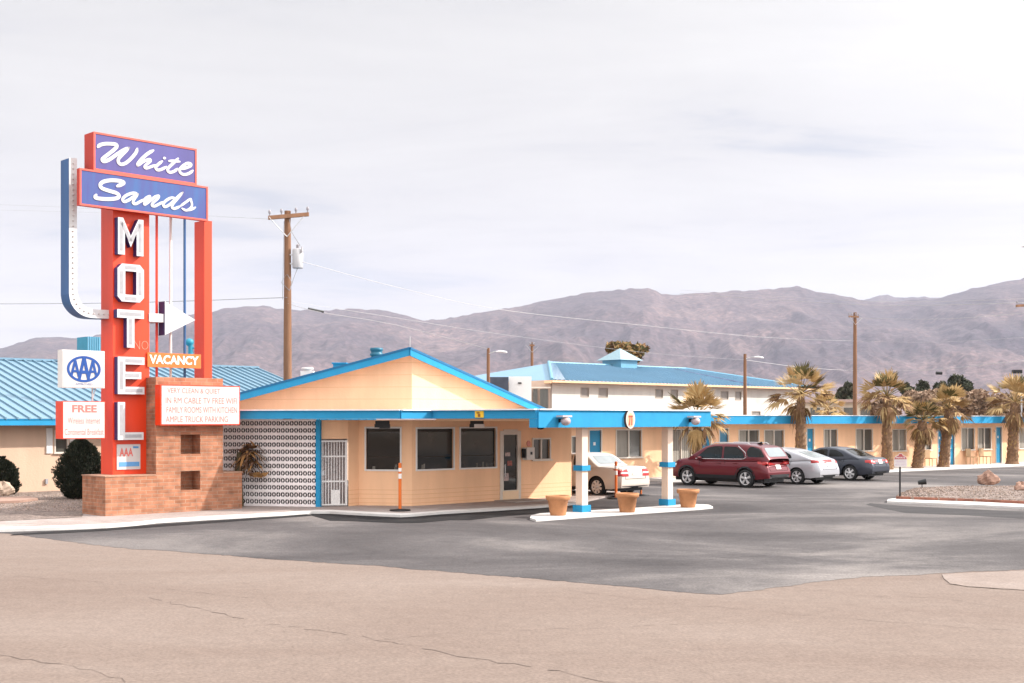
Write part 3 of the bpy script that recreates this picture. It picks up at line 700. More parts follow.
m = MB(); m.box(RF, u0+.16, u0+.35, .022, .028, z0+.62, z0+.86, 0); m.box(RF, u0+.3, u0+.5, .022, .028, z0+1.1, z0+1.25, 1); m.box(RF, u0+.2, u0+.42, .022, .028, z0+1.4, z0+1.52, 0); m.build('door_stickers', [mat('door_notice', (.45,.35,.33), .7, .5, 14), mat('door_red_notice', (.35,.12,.10), .7, .4, 14)], dr)
m = MB(); m.box(RF, u0-.3, u1+.4, -1.0, -.02, .05, .085); m.build('door_step', CONC, office)
# block lines on the lower wall are in the material; gate
GF = Fr((-5.70, 36.95), atan2(37.12-36.95, -4.86+5.70)); gl = hypot(.84, .17)
m = MB(); z1 = 2.02; z0 = .09
for a in (.03, gl-.08): m.box(GF, a, a+.05, 0, .05, z0, z1)
for z in (z0, z1-.05, .78, 1.52): m.box(GF, .08, gl-.08, .005, .045, z, z+.045)
for i in range(9):
    a = .10+(gl-.2)*i/8; m.box(GF, a, a+.022, .012, .035, z0+.045, z1-.05)
m.box(GF, .36, .60, .014, .034, .1, .55)
gate = m.build('security_gate', WHITE, office)
m = MB(); m.box(GF, .05, .15, -.03, -.001, .98, 1.12); m.build('lock_box', STEEL, gate)
m = MB(); m.box(GF, -.02, gl, .6, .7, 0, 2.5); m.box(GF, -.05, gl+.02, .02, .2, 2.06, zc, 1); m.build('entry_recess', [mat('grey_wall', (.48,.42,.42), .9, .1, 3), TAN], office)
# breeze block screen
BF = Fr((-5.78, 36.86), THL); bl = 3.75; cell = .2; cw_ = .14; nb = int(bl/.14)
m = MB(); zb0, zb1 = .06, 2.60; rows = 12; ch = (zb1-zb0)/rows
BT = .045
for r_ in range(rows):
    z = zb0+r_*ch
    m.box(BF, -nb*cw_, 0, .0, BT, z, z+.058)   # solid course between the ring rows
    za, zz_ = z+.058, z+ch
    for c_ in range(nb):
        x0_, x1_ = -(c_+1)*cw_, -c_*cw_; cx = (x0_+x1_)/2; cz = (za+zz_)/2; hh = (ch-.058)/2
        ro, rz_ = .0685, hh*.99; n = 16
        arc = [(cx+ro*cos(2*pi*i/n), cz+rz_*sin(2*pi*i/n)) for i in range(n+1)]
        cor = [(x1_,zz_),(x0_,zz_),(x0_,za),(x1_,za)]
        mids = [(x1_,cz),(cx,zz_),(x0_,cz),(cx,za),(x1_,cz)]
        for q in range(4):
            P_ = [mids[q], cor[q], mids[q+1]] + arc[q*4:q*4+5][::-1]
            m.add([BF(u, .004, v) for u, v in P_], [list(range(len(P_)))])
        P0 = [BF(u, .004, v) for u, v in arc[:-1]]; P1 = [BF(u, BT, v) for u, v in arc[:-1]]
        m.add(P0+P1, [(i, (i+1) % n, n+(i+1) % n, n+i) for i in range(n)])
        m.extr(BF, [(cx+.026*cos(2*pi*i/8), cz+hh*.38*sin(2*pi*i/8)) for i in range(8)], .012, .03)
        m.box(BF, cx-.006, cx+.006, .015, .03, cz-rz_, cz+rz_)
m.box(BF, -nb*cw_, 0, 0, BT, zb1, zb1+.04)
m.build('breeze_block_screen', mat('lilac_white_block', (.84,.78,.78), .9, .08, 3, .2, 25, dirt=.25), office)
m = MB(); m.box(BF, -nb*cw_, 0, .75, .85, 0, 2.6); m.build('screen_shade_backing', mat('painted_shade_black', (.02,.018,.022), .9, .2, 3), office)  # near-black backing added to paint the shade seen through the block holes
m = MB(); m.box(BF, .0, .13, -.03, .11, .05, 2.62); m.build('corner_post', BLUE, office)
# eaves / canopy: one flat roof plane with deep blue fascia
LE = (-3.17, 35.4)
ld = (cos(THL+pi), sin(THL+pi))
EL = (LE[0]+ld[0]*7.6, LE[1]+ld[1]*7.6)
Rv = (cos(TH), sin(TH)); Lv = (-sin(TH), cos(TH))
N1 = (-2.32, 36.25); NC = (.67, 33.2); FE = (6.07, 38.5)
NC = (N1[0]-Lv[0]*4.27, N1[1]-Lv[1]*4.27); FE = (NC[0]+Rv[0]*7.57, NC[1]+Rv[1]*7.57)
FB = (FE[0]+Lv[0]*5.0, FE[1]+Lv[1]*5.0)
zTop, zLow, zThick = 2.89, 2.66, 2.42
polyE = [EL, LE, N1, NC, FE, FB, (2.6, 45.0), (-10, 46)]
m = MB(); m.slab(polyE, 2.70, 2.80); m.box(RF, 5.6, 9.2, -1.2, .3, 2.50, 2.69); m.build('eave_roof', WHITE, office)
def fascia(mb, a, b2, z0, z1, t=.06, m=0, off=0.0):
    dx, dy = b2[0]-a[0], b2[1]-a[1]; L = hypot(dx, dy); T = Fr(a, atan2(dy, dx)); mb.box(T, 0, L, -t-off, 0-off, z0, z1, m)
m = MB()
fascia(m, EL, LE, zLow, zTop); fascia(m, LE, N1, zLow, zTop)
fascia(m, N1, NC, zLow, zTop)
m.build('eave_fascia', BLUE, office)
m = MB()
fascia(m, (N1[0]-Lv[0]*4.03, N1[1]-Lv[1]*4.03), NC, zThick, zLow-.003, .055)
fascia(m, NC, FE, zThick, zTop, .06); fascia(m, FE, FB, zThick, zTop, .06)
m.build('canopy_beam', BLUE, office)
m = MB()
for a, b2 in ((EL, LE), (LE, N1), (N1, NC), (NC, FE)): fascia(m, a, b2, zTop, zTop+.035, .12)
m.build('drip_edge', DRIP, office)
# soffit of the canopy
m = MB(); m.slab([(p[0], p[1]) for p in ((N1[0]+.1,N1[1]+.1), (NC[0]+.0,NC[1]+.1), (FE[0]-.1,FE[1]), (FB[0]-.1,FB[1]), (3,44), RF(3, -.0, 0)[:2])], 2.60, 2.69); m.build('canopy_soffit', TAN, office)
# columns
CF = Fr((1.95, 34.9), TH)
for i, u in enumerate((0, 3.8)):
    m = MB(); m.box(CF, u-.12, u+.12, -.12, .12, .05, 2.62); c = m.build('column', mat('cream_column_paint', (.76,.57,.45), .7, .05, 3, dirt=.12), office)
    m = MB(); m.box(CF, u-.18, u+.18, -.18, .18, .05, .25); m.build('column_base', BLUE, c)
    m = MB(); m.box(CF, u-.17, u+.17, -.17, .17, 1.21, 1.36); m.build('column_band', BLUE, c)
# gable wall and roof above the eave
GFl = Fr(C0, THL); GFr = Fr(C0, THR)
OV = .35
zpk = LFo.uz(409.5, 352.5)[1]
gLu = LFo.u(200, -OV); _, gLz0 = LFo.uz(241, 395, -OV)
# left rake passes through peak and px(241,395)
uA = LFo.u(241, -OV); zA = LFo.uz(241, 395, -OV)[1]; zP = LFo.uz(409.5, 350.0, -OV)[1]; uP = LFo.u(409.5, -OV)
slL = (zP-zA)/(uP-uA); uLL = uP-(zP-2.85)/slL
uB = RF.u(535, -OV); zBk = RF.uz(535, 406.5, -OV)[1]; uP2 = RF.u(409.5, -OV)
slR = (zP-zBk)/(uB-uP2); uRR = uP2+(zP-2.83)/slR
m = MB()
m.add([LFo(uLL, 0, 2.72), LFo(0, 0, 2.72), LFo(0, 0, zP-.08), LFo(uLL, 0, 2.80)], [(0,1,2,3)])
m.add([RF(0, 0, 2.72), RF(uRR, 0, 2.72), RF(uRR, 0, 2.76), RF(0, 0, zP-.08)], [(0,1,2,3)])
m.build('gable_wall', TANS, office)
back = (-.15*11, .988*11)
PL = LFo(uLL, -OV, 2.85); PP = LFo(uP, -OV, zP); PR = RF(uRR, -OV, 2.83)
# peak: where both rake planes meet
m = MB()
def off(p, s=1.0, dz=0.0): return (p[0]+back[0]*s, p[1]+back[1]*s, p[2]+dz)
m.add([PL, PP, off(PP), off(PL)], [(0,1,2,3)]); m.add([PP, PR, off(PR), off(PP)], [(0,1,2,3)])
m.add([(p[0],p[1],p[2]-.1) for p in (PL, PP, off(PP), off(PL))], [(3,2,1,0)], 1); m.add([(p[0],p[1],p[2]-.1) for p in (PP, PR, off(PR), off(PP))], [(3,2,1,0)], 1)
m.build('gable_roof', [ROOFB, TAN], office)
m = MB()
def rake(a, b2, h_=.17, t=.05):
    dx, dy = b2[0]-a[0], b2[1]-a[1]; L = hypot(dx, dy); nx_, ny_ = dy/L*t, -dx/L*t
    A0 = [(a[0],a[1],a[2]-h_), (b2[0],b2[1],b2[2]-h_), (b2[0],b2[1],b2[2]+.02), (a[0],a[1],a[2]+.02)]
    A1 = [(x+nx_, y+ny_, z) for x, y, z in A0]
    m.add(A1+A0, [(0,1,2,3),(7,6,5,4),(0,4,5,1),(1,5,6,2),(2,6,7,3),(3,7,4,0)])
rake(PL, PP); rake(PP, PR)
m.build('rake_board', BLUE, office)
m = MB()
for a, b2 in ((PL, PP), (PP, PR)):
    dx, dy = b2[0]-a[0], b2[1]-a[1]; L = hypot(dx, dy); nx_, ny_ = dy/L*.065, -dx/L*.065
    A0 = [(a[0],a[1],a[2]+.02),(b2[0],b2[1],b2[2]+.02),(b2[0],b2[1],b2[2]+.085),(a[0],a[1],a[2]+.085)]; A1 = [(x+nx_,y+ny_,z) for x,y,z in A0]
    m.add(A1+A0, [(0,1,2,3),(7,6,5,4),(0,4,5,1),(1,5,6,2),(2,6,7,3),(3,7,4,0)])
m.build('rake_flashing', mat('deep_blue_flashing', (.006,.12,.26), .6, .06, 4), office)
# vents on the roof
vx, vy, vz = at(376.5, 357.5, 39.5)
m = MB(); m.lathe((vx, vy, vz-.3), [(.17,0),(.17,.34),(.21,.36),(.21,.42),(.18,.44),(.18,.50),(.21,.52),(.20,.60),(.0,.62)], 16); v = m.build('roof_vent', mat('dark_teal_metal', (.012,.12,.19), .4, .1, 5), office)
vx, vy, vz = at(341, 366, 39.0)
m = MB(); m.box(W3, vx-.22, vx+.16, vy-.2, vy+.2, vz-.3, vz+.06); m.box(W3, vx-.26, vx+.2, vy-.24, vy+.24, vz+.06, vz+.1); m.build('roof_vent', BLUE, office)
vx, vy, vz = at(410, 350, 38.5); m = MB(); m.tube([(vx,vy,vz-.2),(vx,vy,vz+.42)], .012); m.build('aerial', STEEL, office)
vx, vy, vz = at(307.5, 376, 40.0)
m = MB(); m.box(W3, vx-.2, vx+.2, vy-.15, vy+.15, vz-.4, vz+.16); m.lathe((vx, vy, vz+.16), [(.14,0),(.14,.04),(.2,.05),(.18,.11),(0,.12)], 12); m.build('roof_vent', WHITE, office)
# floodlights on the canopy beam, oval emblem, yellow plate, soffit lamps
BFm = Fr(NC, TH)
def flood(T, u, z, d=-.06):
    m = MB(); m.box(T, u-.03, u+.03, d-.08, d, z-.05, z+.05); o = m.build('flood_lamp', BLACK, office)
    m = MB(); c = T(u+.02, d-.22, z-.02); m.ico(c, .14, 0, 14, .85); m.box(T, u-.17, u+.19, d-.30, d-.05, z+.09, z+.14, 1); m.build('lamp_head', [mat('pinkish_lamp_glass', (.42,.33,.33), .3, .1, 6), mat('grey_lamp_cap', (.45,.40,.42), .5, .1, 6)], o)
for px in (563, 693): flood(BFm, BFm.u(px, -.2), BFm.uz(px, 420.5, -.2)[1])
cu, cz = BFm.uz(629.5, 419.3, -.1)
m = MB(); m.extr(BFm, ellipse(cu, cz, .20, .27, 28), -.14, -.06, 0, 1); em = m.build('oval_emblem', [mat('cream_enamel', (.55,.47,.43), .5, .05, 8), mat('dark_rim', (.08,.05,.04), .6, .1, 5)], office)
m = MB(); m.extr(BFm, ellipse(cu, cz-.02, .125, .20, 20), -.146, -.141, 0); 
m.extr(BFm, [(cu-.09,cz-.17),(cu-.03,cz-.17),(cu-.01,cz+.05),(cu-.05,cz+.06)], -.151, -.147, 1); m.extr(BFm, [(cu+.02,cz-.17),(cu+.07,cz-.17),(cu+.07,cz+.03),(cu+.03,cz+.08)], -.152, -.147, 1)
m.extr(BFm, [(cu-.10,cz+.06),(cu+.10,cz+.06),(cu+.08,cz+.11),(cu-.08,cz+.11)], -.153, -.147, 1)
m.build('emblem_figure', [mat('orange_tan_enamel', (.78,.42,.24), .5, .1, 9), mat('maroon_enamel', (.35,.07,.04), .5, .1, 9)], em)
BN = Fr(N1, atan2(NC[1]-N1[1], NC[0]-N1[0]))
u = BN.u(479.5, -.07); m = MB(); m.box(BN, u-.17, u+.17, -.085, -.061, zLow+.03, zTop-.02); yp = m.build('yellow_plate', YEL, office)
m = MB(); m.box(BN, u-.05, u+.05, -.090, -.086, zLow+.05, zTop-.1); m.box(BN, u-.10, u+.02, -.090, -.086, zTop-.09, zTop-.05); m.build('plate_mark', mat('brown_mark', (.25,.09,.02), .6), yp)
def soffit_lamp(x, y, mk):
    m = MB(); m.box(W3, x-.2, x+.2, y-.12, y+.12, 2.50, 2.60); m.box(W3, x-.08, x+.22, y-.14, y+.1, 2.38, 2.50, 1); m.box(W3, x-.22, x-.08, y-.14, y+.1, 2.40, 2.50, 0); m.build('soffit_lamp', [BLACK, mk], office)
X_, Y_ = at(477, 424, 37.2)[:2]; soffit_lamp(X_, Y_, WHITE)
X_, Y_ = at(382.5, 423, 36.6)[:2]; soffit_lamp(X_, Y_, BLACK)
X_, Y_ = at(540.5, 430, 35.2)[:2]; m = MB(); m.ico((X_, Y_, 2.44), .13, 0, 12, .7); m.box(W3, X_-.06, X_+.06, Y_-.06, Y_+.06, 2.5, 2.62); m.build('soffit_lamp', BLACK, office)
# pay phone on the wall by the small window
u, z = RF.uz(528.3, 453, -.1)
m = MB(); m.box(RF, u-.18, u+.17, -.22, -.002, z-.22, z+.18, 0); ph = m.build('wall_phone', mat('phone_grey', (.62,.58,.54), .5, .1, 5), office)
m = MB(); m.box(RF, u-.24, u-.19, -.20, -.04, z-.15, z+.14); m.box(RF, u-.02, u+.06, -.235, -.225, z-.05, z+.04); m.build('handset', BLACK, ph)
m = MB(); m.extr(RF, ellipse(u+.10, z+.30, .09, .10, 14), -.02, -.002); m.build('small_round_notice', mat('pink_notice', (.62,.25,.20), .6, .2, 12), office)

# ------------------------------------------------------------------ canopy island, planters, delineators
isl = [gp(*p) for p in ((530,520),(536,521.8),(580,518.3),(640,514.2),(700,510.0),(713,508.6),(709,506.6),(690,505.7),(640,509.5),(580,513.0),(540,515.4),(531,517.5))]
m = MB(); m.slab(isl, -.01, .06); struct('canopy_island', m, KERBW)
def planter(px, py, label, s=1.0, sx=1.0):
    x, y = gp(px, py); t = thing('planter_pot', label, 'planter', (x, y, .11), 0, 'terracotta pots on the canopy island')
    t.location = (0,0,0)
    m = MB(); m.lathe((0,0,0), [(0.001,0),(.205*s,0),(.215*s,.03),(.275*s,.40*s),(.325*s,.42*s),(.335*s,.50*s),(.325*s,.53*s),(.29*s,.53*s),(.28*s,.47*s)], 28); m.build('pot', TERRA, t)
    m = MB(); m.lathe((0,0,0), [(.285*s,.47*s),(.2,.485*s),(0.001,.49*s)], 20); m.build('soil', SOIL, t)
    t.location = (x, y, .06); return t
planter(558, 517.5, 'terracotta pot on the island, left of the first canopy column')
planter(627.2, 514.2, 'terracotta pot between the two canopy columns, in front of the cream sedan')
planter(688, 509.3, 'terracotta pot at the right end of the island, right of the second column')
def delineator(px, py, label, h_=1.32, base=True, r=.045, Y=None, zb=.07):
    x, y = gp(px, py)
    t = thing('delineator_post', label, 'traffic post', (0,0,0), 0, 'orange delineator posts')
    m = MB(); m.tube([(0,0,.03),(0,0,h_)], r, 12); m.ico((0,0,h_), r*1.05, 0, 10, .6); p = m.build('post', ORNG, t)
    m = MB(); m.tube([(0,0,h_-.42),(0,0,h_-.28)], r*1.1, 12); m.tube([(0,0,h_-.22),(0,0,h_-.12)], r*1.1, 12); m.build('reflective_band', mat('reflective_white', (.8,.75,.72), .4, .05, 8), p)
    if base: m = MB(); m.lathe((0,0,0), [(.001,0),(.30,0),(.29,.03),(.1,.05),(.001,.05)], 18); m.build('rubber_base', BLACK, t)
    t.location = (x, y, zb); return t
delineator(400, 513, 'orange post with white bands on the walk in front of the office windows')
delineator(616, 499, 'orange post beside the left rear wheel of the cream sedan', 1.22, zb=.0)
delineator(641, 495.5, 'orange post behind the tail of the cream sedan, farther from the office', .98, zb=.0, r=.035)

# ------------------------------------------------------------------ MOTEL WING (long, single storey)
WO = (5.4, 52.6); THW = radians(39.0); WF = Fr(WO, THW)
WALL = .9
wing = thing('motel_wing', 'long low peach motel wing with blue doors and a blue roof edge', 'building', (WO[0], WO[1], 0), THW)
WW = Fr(WF(0, WALL, 0)[:2], THW)
uw0, uw1 = WW.u(560), WW.u(1024)+9
wins = [(571.5,577,437,468,0),(616.5,641,430.5,457,1),(672,691,430,463,1),(739,758.5,430.5,448.5,1),(764.5,783.5,430.5,449,1),(824,837,429.8,447.5,1),(856,872,429.5,450.5,1),(892.5,905.5,430,450.5,1),(925,931,430.5,449.5,0),(961.5,974,428.5,449.5,1),(978,990.8,428.3,449,1),(1019,1034,428.5,448,1)]
doors = [(589.5,601,'f'),(702,710.5,'d'),(807,813.8,'d'),(938,942.5,'d'),(950,954.2,'d'),(996,1001.5,'d')]
holes = []; WR = []
for (a,b2,c,e,mu) in wins:
    r = WW.rect(a,b2,c,e); WR.append((r,mu)); holes.append(r)
DR = []
for (a,b2,k) in doors:
    u0, u1 = WW.u(a), WW.u(b2); r = (u0, u1, .12, 2.17); DR.append(r); holes.append(r)
sw = WW.rect(719.5,728,429,442); holes.append(sw)
m = MB(); wall_open(m, WW, uw0, uw1, 0, 2.55, .18, holes); m.box(WW, uw0, uw0+.18, .18, 7, 0, 2.55); m.box(WW, uw1-.18, uw1, .18, 7, 0, 2.55); m.build('wall', TAN, wing)
for r, mu in WR: window(WW, r, wing, GLASSG, .05, mull=mu, curtain=random.choice((.45,.5,.4,1)))
window(WW, sw, wing, mat('blue_window_glass', (.05,.2,.32), .2, .2, 3), .05)  # small window with plain blue glass
for r in DR:
    u0,u1,z0,z1 = r; m = MB(); m.box(WW, u0-.06, u0, -.02, .1, z0, z1); m.box(WW, u1, u1+.06, -.02, .1, z0, z1); m.box(WW, u0-.06, u1+.06, -.02, .1, z1, z1+.06)
    m.box(WW, u0, u1, .06, .10, z0, z1, 1); o = m.build('door', [WINDF, DOORB], wing)
    m = MB(); m.box(WW, u0+.06, u0+.11, -.01, .058, 1.0, 1.06); m.build('handle', STEEL, o)
    m = MB(); m.box(WW, (u0+u1)/2-.06, (u0+u1)/2+.06, .045, .058, 1.55, 1.68); m.build('door_number_plate', WHITE, o)
m = MB(); m.box(WF, uw0, uw1+.5, 0, 8.3, 2.46, 2.70); m.build('flat_roof', WHITE, wing)
m = MB(); m.box(WF, uw0, uw1+.5, -.06, -.002, 2.42, 2.80); m.box(WF, uw1+.502, uw1+.56, -.06, 8.3, 2.42, 2.80); m.build('roof_fascia', BLUE, wing)
m = MB(); m.box(WF, uw0, uw1+.55, -.09, 0.0, 2.802, 2.83); m.build('drip_edge', DRIP, wing)
# porch lamps beside doors
for r in DR[1:]:
    m = MB(); c = WW(r[0]-.22, -.08, 1.95); m.ico(c, .07, 0, 8); m.build('porch_lamp', WHITE, wing)
# walk along the wing
m = MB(); uu0, uu1 = WF.u(655), uw1+1
P = [WF(uu0, -1.05, 0)[:2], WF(uu1, -1.05, 0)[:2], WF(uu1, WALL, 0)[:2], WF(uu0, WALL, 0)[:2]]
m.slab(P, -.01, .12); struct('wing_walk', m, KERBW)
# parking stripes in the lot
STR = mat('worn_white_stripe', (.25,.24,.23), .9, .25, 3)
m = MB()
for i in range(9):
    u = WF.u(650)+i*2.9
    m.add([WF(u,-6.3,.009), WF(u+.11,-6.3,.009), WF(u+.11,-1.6,.009), WF(u,-1.6,.009)], [(0,1,2,3)])
struct('parking_stripes', m, STR)
# chairs/benches by the wing wall : two metal porch chairs and a small table seen by the right-hand windows
def porch_chair(px, label):
    u = WW.u(px, -.45); x, y, _ = WW(u, -.45, 0)
    t = thing('porch_chair', label, 'chair', (0,0,0), 0, 'chairs on the walk of the motel wing')
    mm = mat('tan_chair_paint', (.42,.27,.15), .6, .1, 6)
    m = MB(); m.box(W3, -.24, .24, -.24, .22, .40, .44); m.build('seat', mm, t)
    m = MB(); m.box(W3, -.24, .24, .22, .26, .44, .88); m.build('backrest', mm, t)
    for a, b2 in ((-.22,-.22),(.2,-.22),(-.22,.22),(.2,.22)):
        m = MB(); m.box(W3, a, a+.03, b2, b2+.03, 0, .40); m.build('leg', mm, t)
    t.location = (x, y, .12); t.rotation_euler = (0,0,THW); return t
for px, lb in ((972,'tan porch chair under the paired windows at the far right'),(985,'tan porch chair nearer the blue door at the far right'),(931,'tan porch chair between the two leaning palms')):
    porch_chair(px, lb)

# low structure: lit peach partition by the cream car (x 640-665)

# ------------------------------------------------------------------ LEFT BUILDING
LO = (-17.0, 43.4); LB = Fr(LO, TH)
lb = thing('side_wing_building', 'long peach building with a ribbed blue metal roof behind the sign', 'building', (LO[0], LO[1], 0), TH)
ul0, ul1 = -8.0, 15.5
wl = LB.rect(55.5, 67, 431.5, 452, .7)
LW_ = Fr(LB(0, .7, 0)[:2], TH)
m = MB(); wall_open(m, LW_, ul0, ul1-.5, 0, 2.5, .2, [wl]); m.box(LW_, ul1-.7, ul1-.5, .2, 9, 0, 2.6); m.build('wall', wall_mat('toned_down_peach_paint', (.60,.42,.31)), lb)  # darker copy of the peach paint, offsetting the sun on this wall
o = window(LW_, wl, lb, GLASSG, .05, mull=0)
m = MB(); a, b2, c, e = LB.rect(46.5, 52.5, 428, 453.5, .66); m.box(LW_, a, b2, -.05, -.002, c, e)
a, b2, c, e = LB.rect(70, 76, 428, 453.5, .66); m.box(LW_, a, b2, -.05, -.002, c, e); m.build('shutter', WHITE, o)
m = MB(); m.box(LB, ul0, ul1, -.06, 0, 2.43, 2.66); m.build('eave_fascia', BLUE, lb)
m = MB(); RUN, RZ = 9.2, 2.46
e0 = 2.66
m.add([LB(ul0,-.08,e0), LB(ul1,-.08,e0), LB(ul1,RUN,e0+RZ), LB(ul0,RUN,e0+RZ)], [(0,1,2,3)])
m.add([LB(ul0,RUN,e0+RZ), LB(ul1,RUN,e0+RZ), LB(ul1,RUN*2,e0), LB(ul0,RUN*2,e0)], [(0,1,2,3)])
m.add([LB(ul0,-.08,e0-.04), LB(ul1,-.08,e0-.04), LB(ul1,RUN*2,e0-.04), LB(ul0,RUN*2,e0-.04)], [(3,2,1,0)])
m.add([LB(ul1,-.08,e0-.04), LB(ul1,RUN,e0+RZ), LB(ul1,RUN*2,e0-.04)], [(0,2,1)])
nr = int((ul1-ul0)/.41); sl_ = RZ/(RUN+.08)
for i in range(nr+1):
    u = ul0+i*.41; h_ = .075
    a = [LB(u,-.09,e0-.02), LB(u+.05,-.09,e0-.02), LB(u+.05,RUN,e0+RZ), LB(u,RUN,e0+RZ)]
    b2 = [(x,y,z+h_) for x,y,z in a]
    m.add(a+b2, [(4,5,6,7),(0,1,5,4),(1,2,6,5),(3,0,4,7)])
lr = m.build('roof', ROOFB, lb)
m = MB(); m.box(LB, ul0, ul1, RUN-.12, RUN+.12, e0+RZ+.0, e0+RZ+.09); m.build('ridge_cap', ROOFB, lr)
for (x0, x1, yt, yb) in ((87.5,100.5,336.5,356),):
    u0,u1,zb_,zt_ = LB.rect(x0,x1,yt,yb,RUN-1); m = MB(); m.box(LB, u0, u1, RUN-1, RUN, zb_-.5, zt_)
    for i in range(7): m.box(LB, u0+i*(u1-u0)/7, u0+(i+.45)*(u1-u0)/7, RUN-1.04, RUN-1.001, zb_, zt_, 1)
    m.build('louvred_vent', [mat('teal_metal', (.03,.24,.34), .45, .1, 4), BLUE2], lb)
x, y, z = at(190.5, 340, 55); m = MB(); m.tube([(x,y,z-1.2),(x,y,z-.1)], .10, 10); m.ico((x-.05,y,z-.1), .2, 0, 10, .9); m.tube([(x,y,z-.35),(x+.3,y,z-.35)], .04); m.build('flue', mat('teal_metal2', (.02,.22,.32), .45, .1, 4), lb)
# small wall items
m = MB(); a,b2,c,e = LB.rect(45.8,48.2,479,484,.62); m.box(LW_, a, b2, -.08, -.002, c, e); m.build('hose_tap', SILV, lb)

# ------------------------------------------------------------------ WHITE TWO-STOREY BUILDING
TO = (2.9, 91.0); THT = radians(43.4); TF = Fr(TO, THT)
tb = thing('two_storey_building', 'white two storey building with a blue hipped metal roof and a small cupola', 'building', (TO[0], TO[1], 0), THT)
Lh, Dh, ze, zr = 33.0, 13.0, 5.5, 7.12
tw = [(581,588.6,388,396.5),(599,607.5,388.2,397),(655.5,662.5,389.5,397.5),(671,677.5,390,398),(721,728,391.5,399),(735.5,741,392,399.5),(752,760,411.5,418)]
TR = [TF.rect(a,b2,c,e) for a,b2,c,e in tw]
m = MB(); wall_open(m, TF, 0, Lh-.5, 0, ze, .2, TR); m.box(TF, 0, .2, .2, Dh, 0, ze); m.box(TF, Lh-.7, Lh-.5, .2, Dh, 0, ze); m.build('wall', WHITEW, tb)
for r in TR: window(TF, r, tb, mat('pale_blind_window', (.27,.235,.21), .3, .12, 3), .05, mull=0, frame=mat('beige_frame', (.42,.36,.31), .6), sill=False)
m = MB(); ov = .7; zee = ze-.05
c0, c1, c2, c3 = (-ov,-ov), (Lh+ov-.5,-ov), (Lh+ov-.5,Dh+ov), (-ov,Dh+ov); r0, r1 = (6.2,Dh/2), (Lh-9.5,Dh/2)
P = lambda q, z: TF(q[0], q[1], z)
m.add([P(c0,zee),P(c1,zee),P(r1,zr),P(r0,zr)], [(0,1,2,3)]); m.add([P(c1,zee),P(c2,zee),P(r1,zr)], [(0,1,2)]); m.add([P(c2,zee),P(c3,zee),P(r0,zr),P(r1,zr)], [(0,1,2,3)]); m.add([P(c3,zee),P(c0,zee),P(r0,zr)], [(0,1,2)])
m.add([P(c0,zee-.03),P(c1,zee-.03),P(c2,zee-.03),P(c3,zee-.03)], [(3,2,1,0)], 1)
# seams on the front slope
for i in range(80):
    u = c0[0]+i*.45
    if u > c1[0]: break
    tmax = 1.0
    if u < r0[0]: tmax = (u-c0[0])/(r0[0]-c0[0])
    if u > r1[0]: tmax = (c1[0]-u)/(c1[0]-r1[0])
    dd_ = -ov+(Dh/2+ov)*tmax; zz = zee+(zr-zee)*tmax
    a = [TF(u,-ov-.01,zee), TF(u+.05,-ov-.01,zee), TF(u+.05,dd_,zz), TF(u,dd_,zz)]; b2 = [(x,y,z+.09) for x,y,z in a]
    m.add(a+b2, [(4,5,6,7),(0,1,5,4),(3,0,4,7),(1,2,6,5)])
rf_ = m.build('roof', [mat('blue_roof_metal_far', (.17,.30,.41), .5, .05, .4), TAN], tb)
m = MB()
m.tube([P(c0,zee+.05), P(r0,zr+.08)], .14, 6); m.tube([P(r0,zr+.05), P(r1,zr+.05)], .10, 6); m.tube([P(c1,zee+.05), P(r1,zr+.06)], .10, 6)
m.build('hip_cap', BLUE2, rf_)
m = MB(); m.add([TF(.2+6.8,-ov+.2,zee+.12)]*0 or [P(c0,zee+.06),P((.7,-ov),zee+.06),P((r0[0]+.75,Dh/2),zr+.03),P(r0,zr+.06)], [(0,1,2,3)]); m.build('hip_flashing', mat('pale_lilac_metal', (.40,.43,.50), .4, .05, 3), rf_)
m = MB(); m.add([P((r1[0]-2.5,Dh/2-.4),zr-.02),P((r1[0]-2.1,Dh/2-.4),zr-.02),P((r1[0]+.5,-ov+.2),zee+.15),P((r1[0]+.1,-ov+.2),zee+.15)], [(0,3,2,1)]); m.build('roof_valley_flashing', NAVY, rf_)  # dark flashing strip along the roof valley
# fascia
m = MB(); m.box(TF, -ov, Lh+ov-.5, -ov-.06, -ov, zee-.16, zee-.01); m.box(TF, -ov-.06, -ov-.001, -ov, Dh+ov, zee-.22, zee-.01); m.build('eave_fascia', TAN, tb)
# cupola
cu_, cz_ = 12.6, 0
q0 = TF.u(620.5, Dh/2-1.3); q1 = q0+2.75
m = MB(); m.box(TF, q0+.35, q1-.35, Dh/2-1.05, Dh/2+1.05, zr-.9, zr+.50); cp = m.build('cupola', BLUE2, tb)
m = MB(); A = [TF(q0-.05,Dh/2-1.35,zr+.48),TF(q1+.05,Dh/2-1.35,zr+.48),TF(q1+.05,Dh/2+1.35,zr+.48),TF(q0-.05,Dh/2+1.35,zr+.48)]; ap = TF((q0+q1)/2,Dh/2,zr+1.52)
m.add(A+[ap], [(0,1,4),(1,2,4),(2,3,4),(3,0,4),(3,2,1,0)]); m.build('cupola_roof', mat('pale_blue_shingle', (.26,.38,.43), .6, .12, 6), cp)
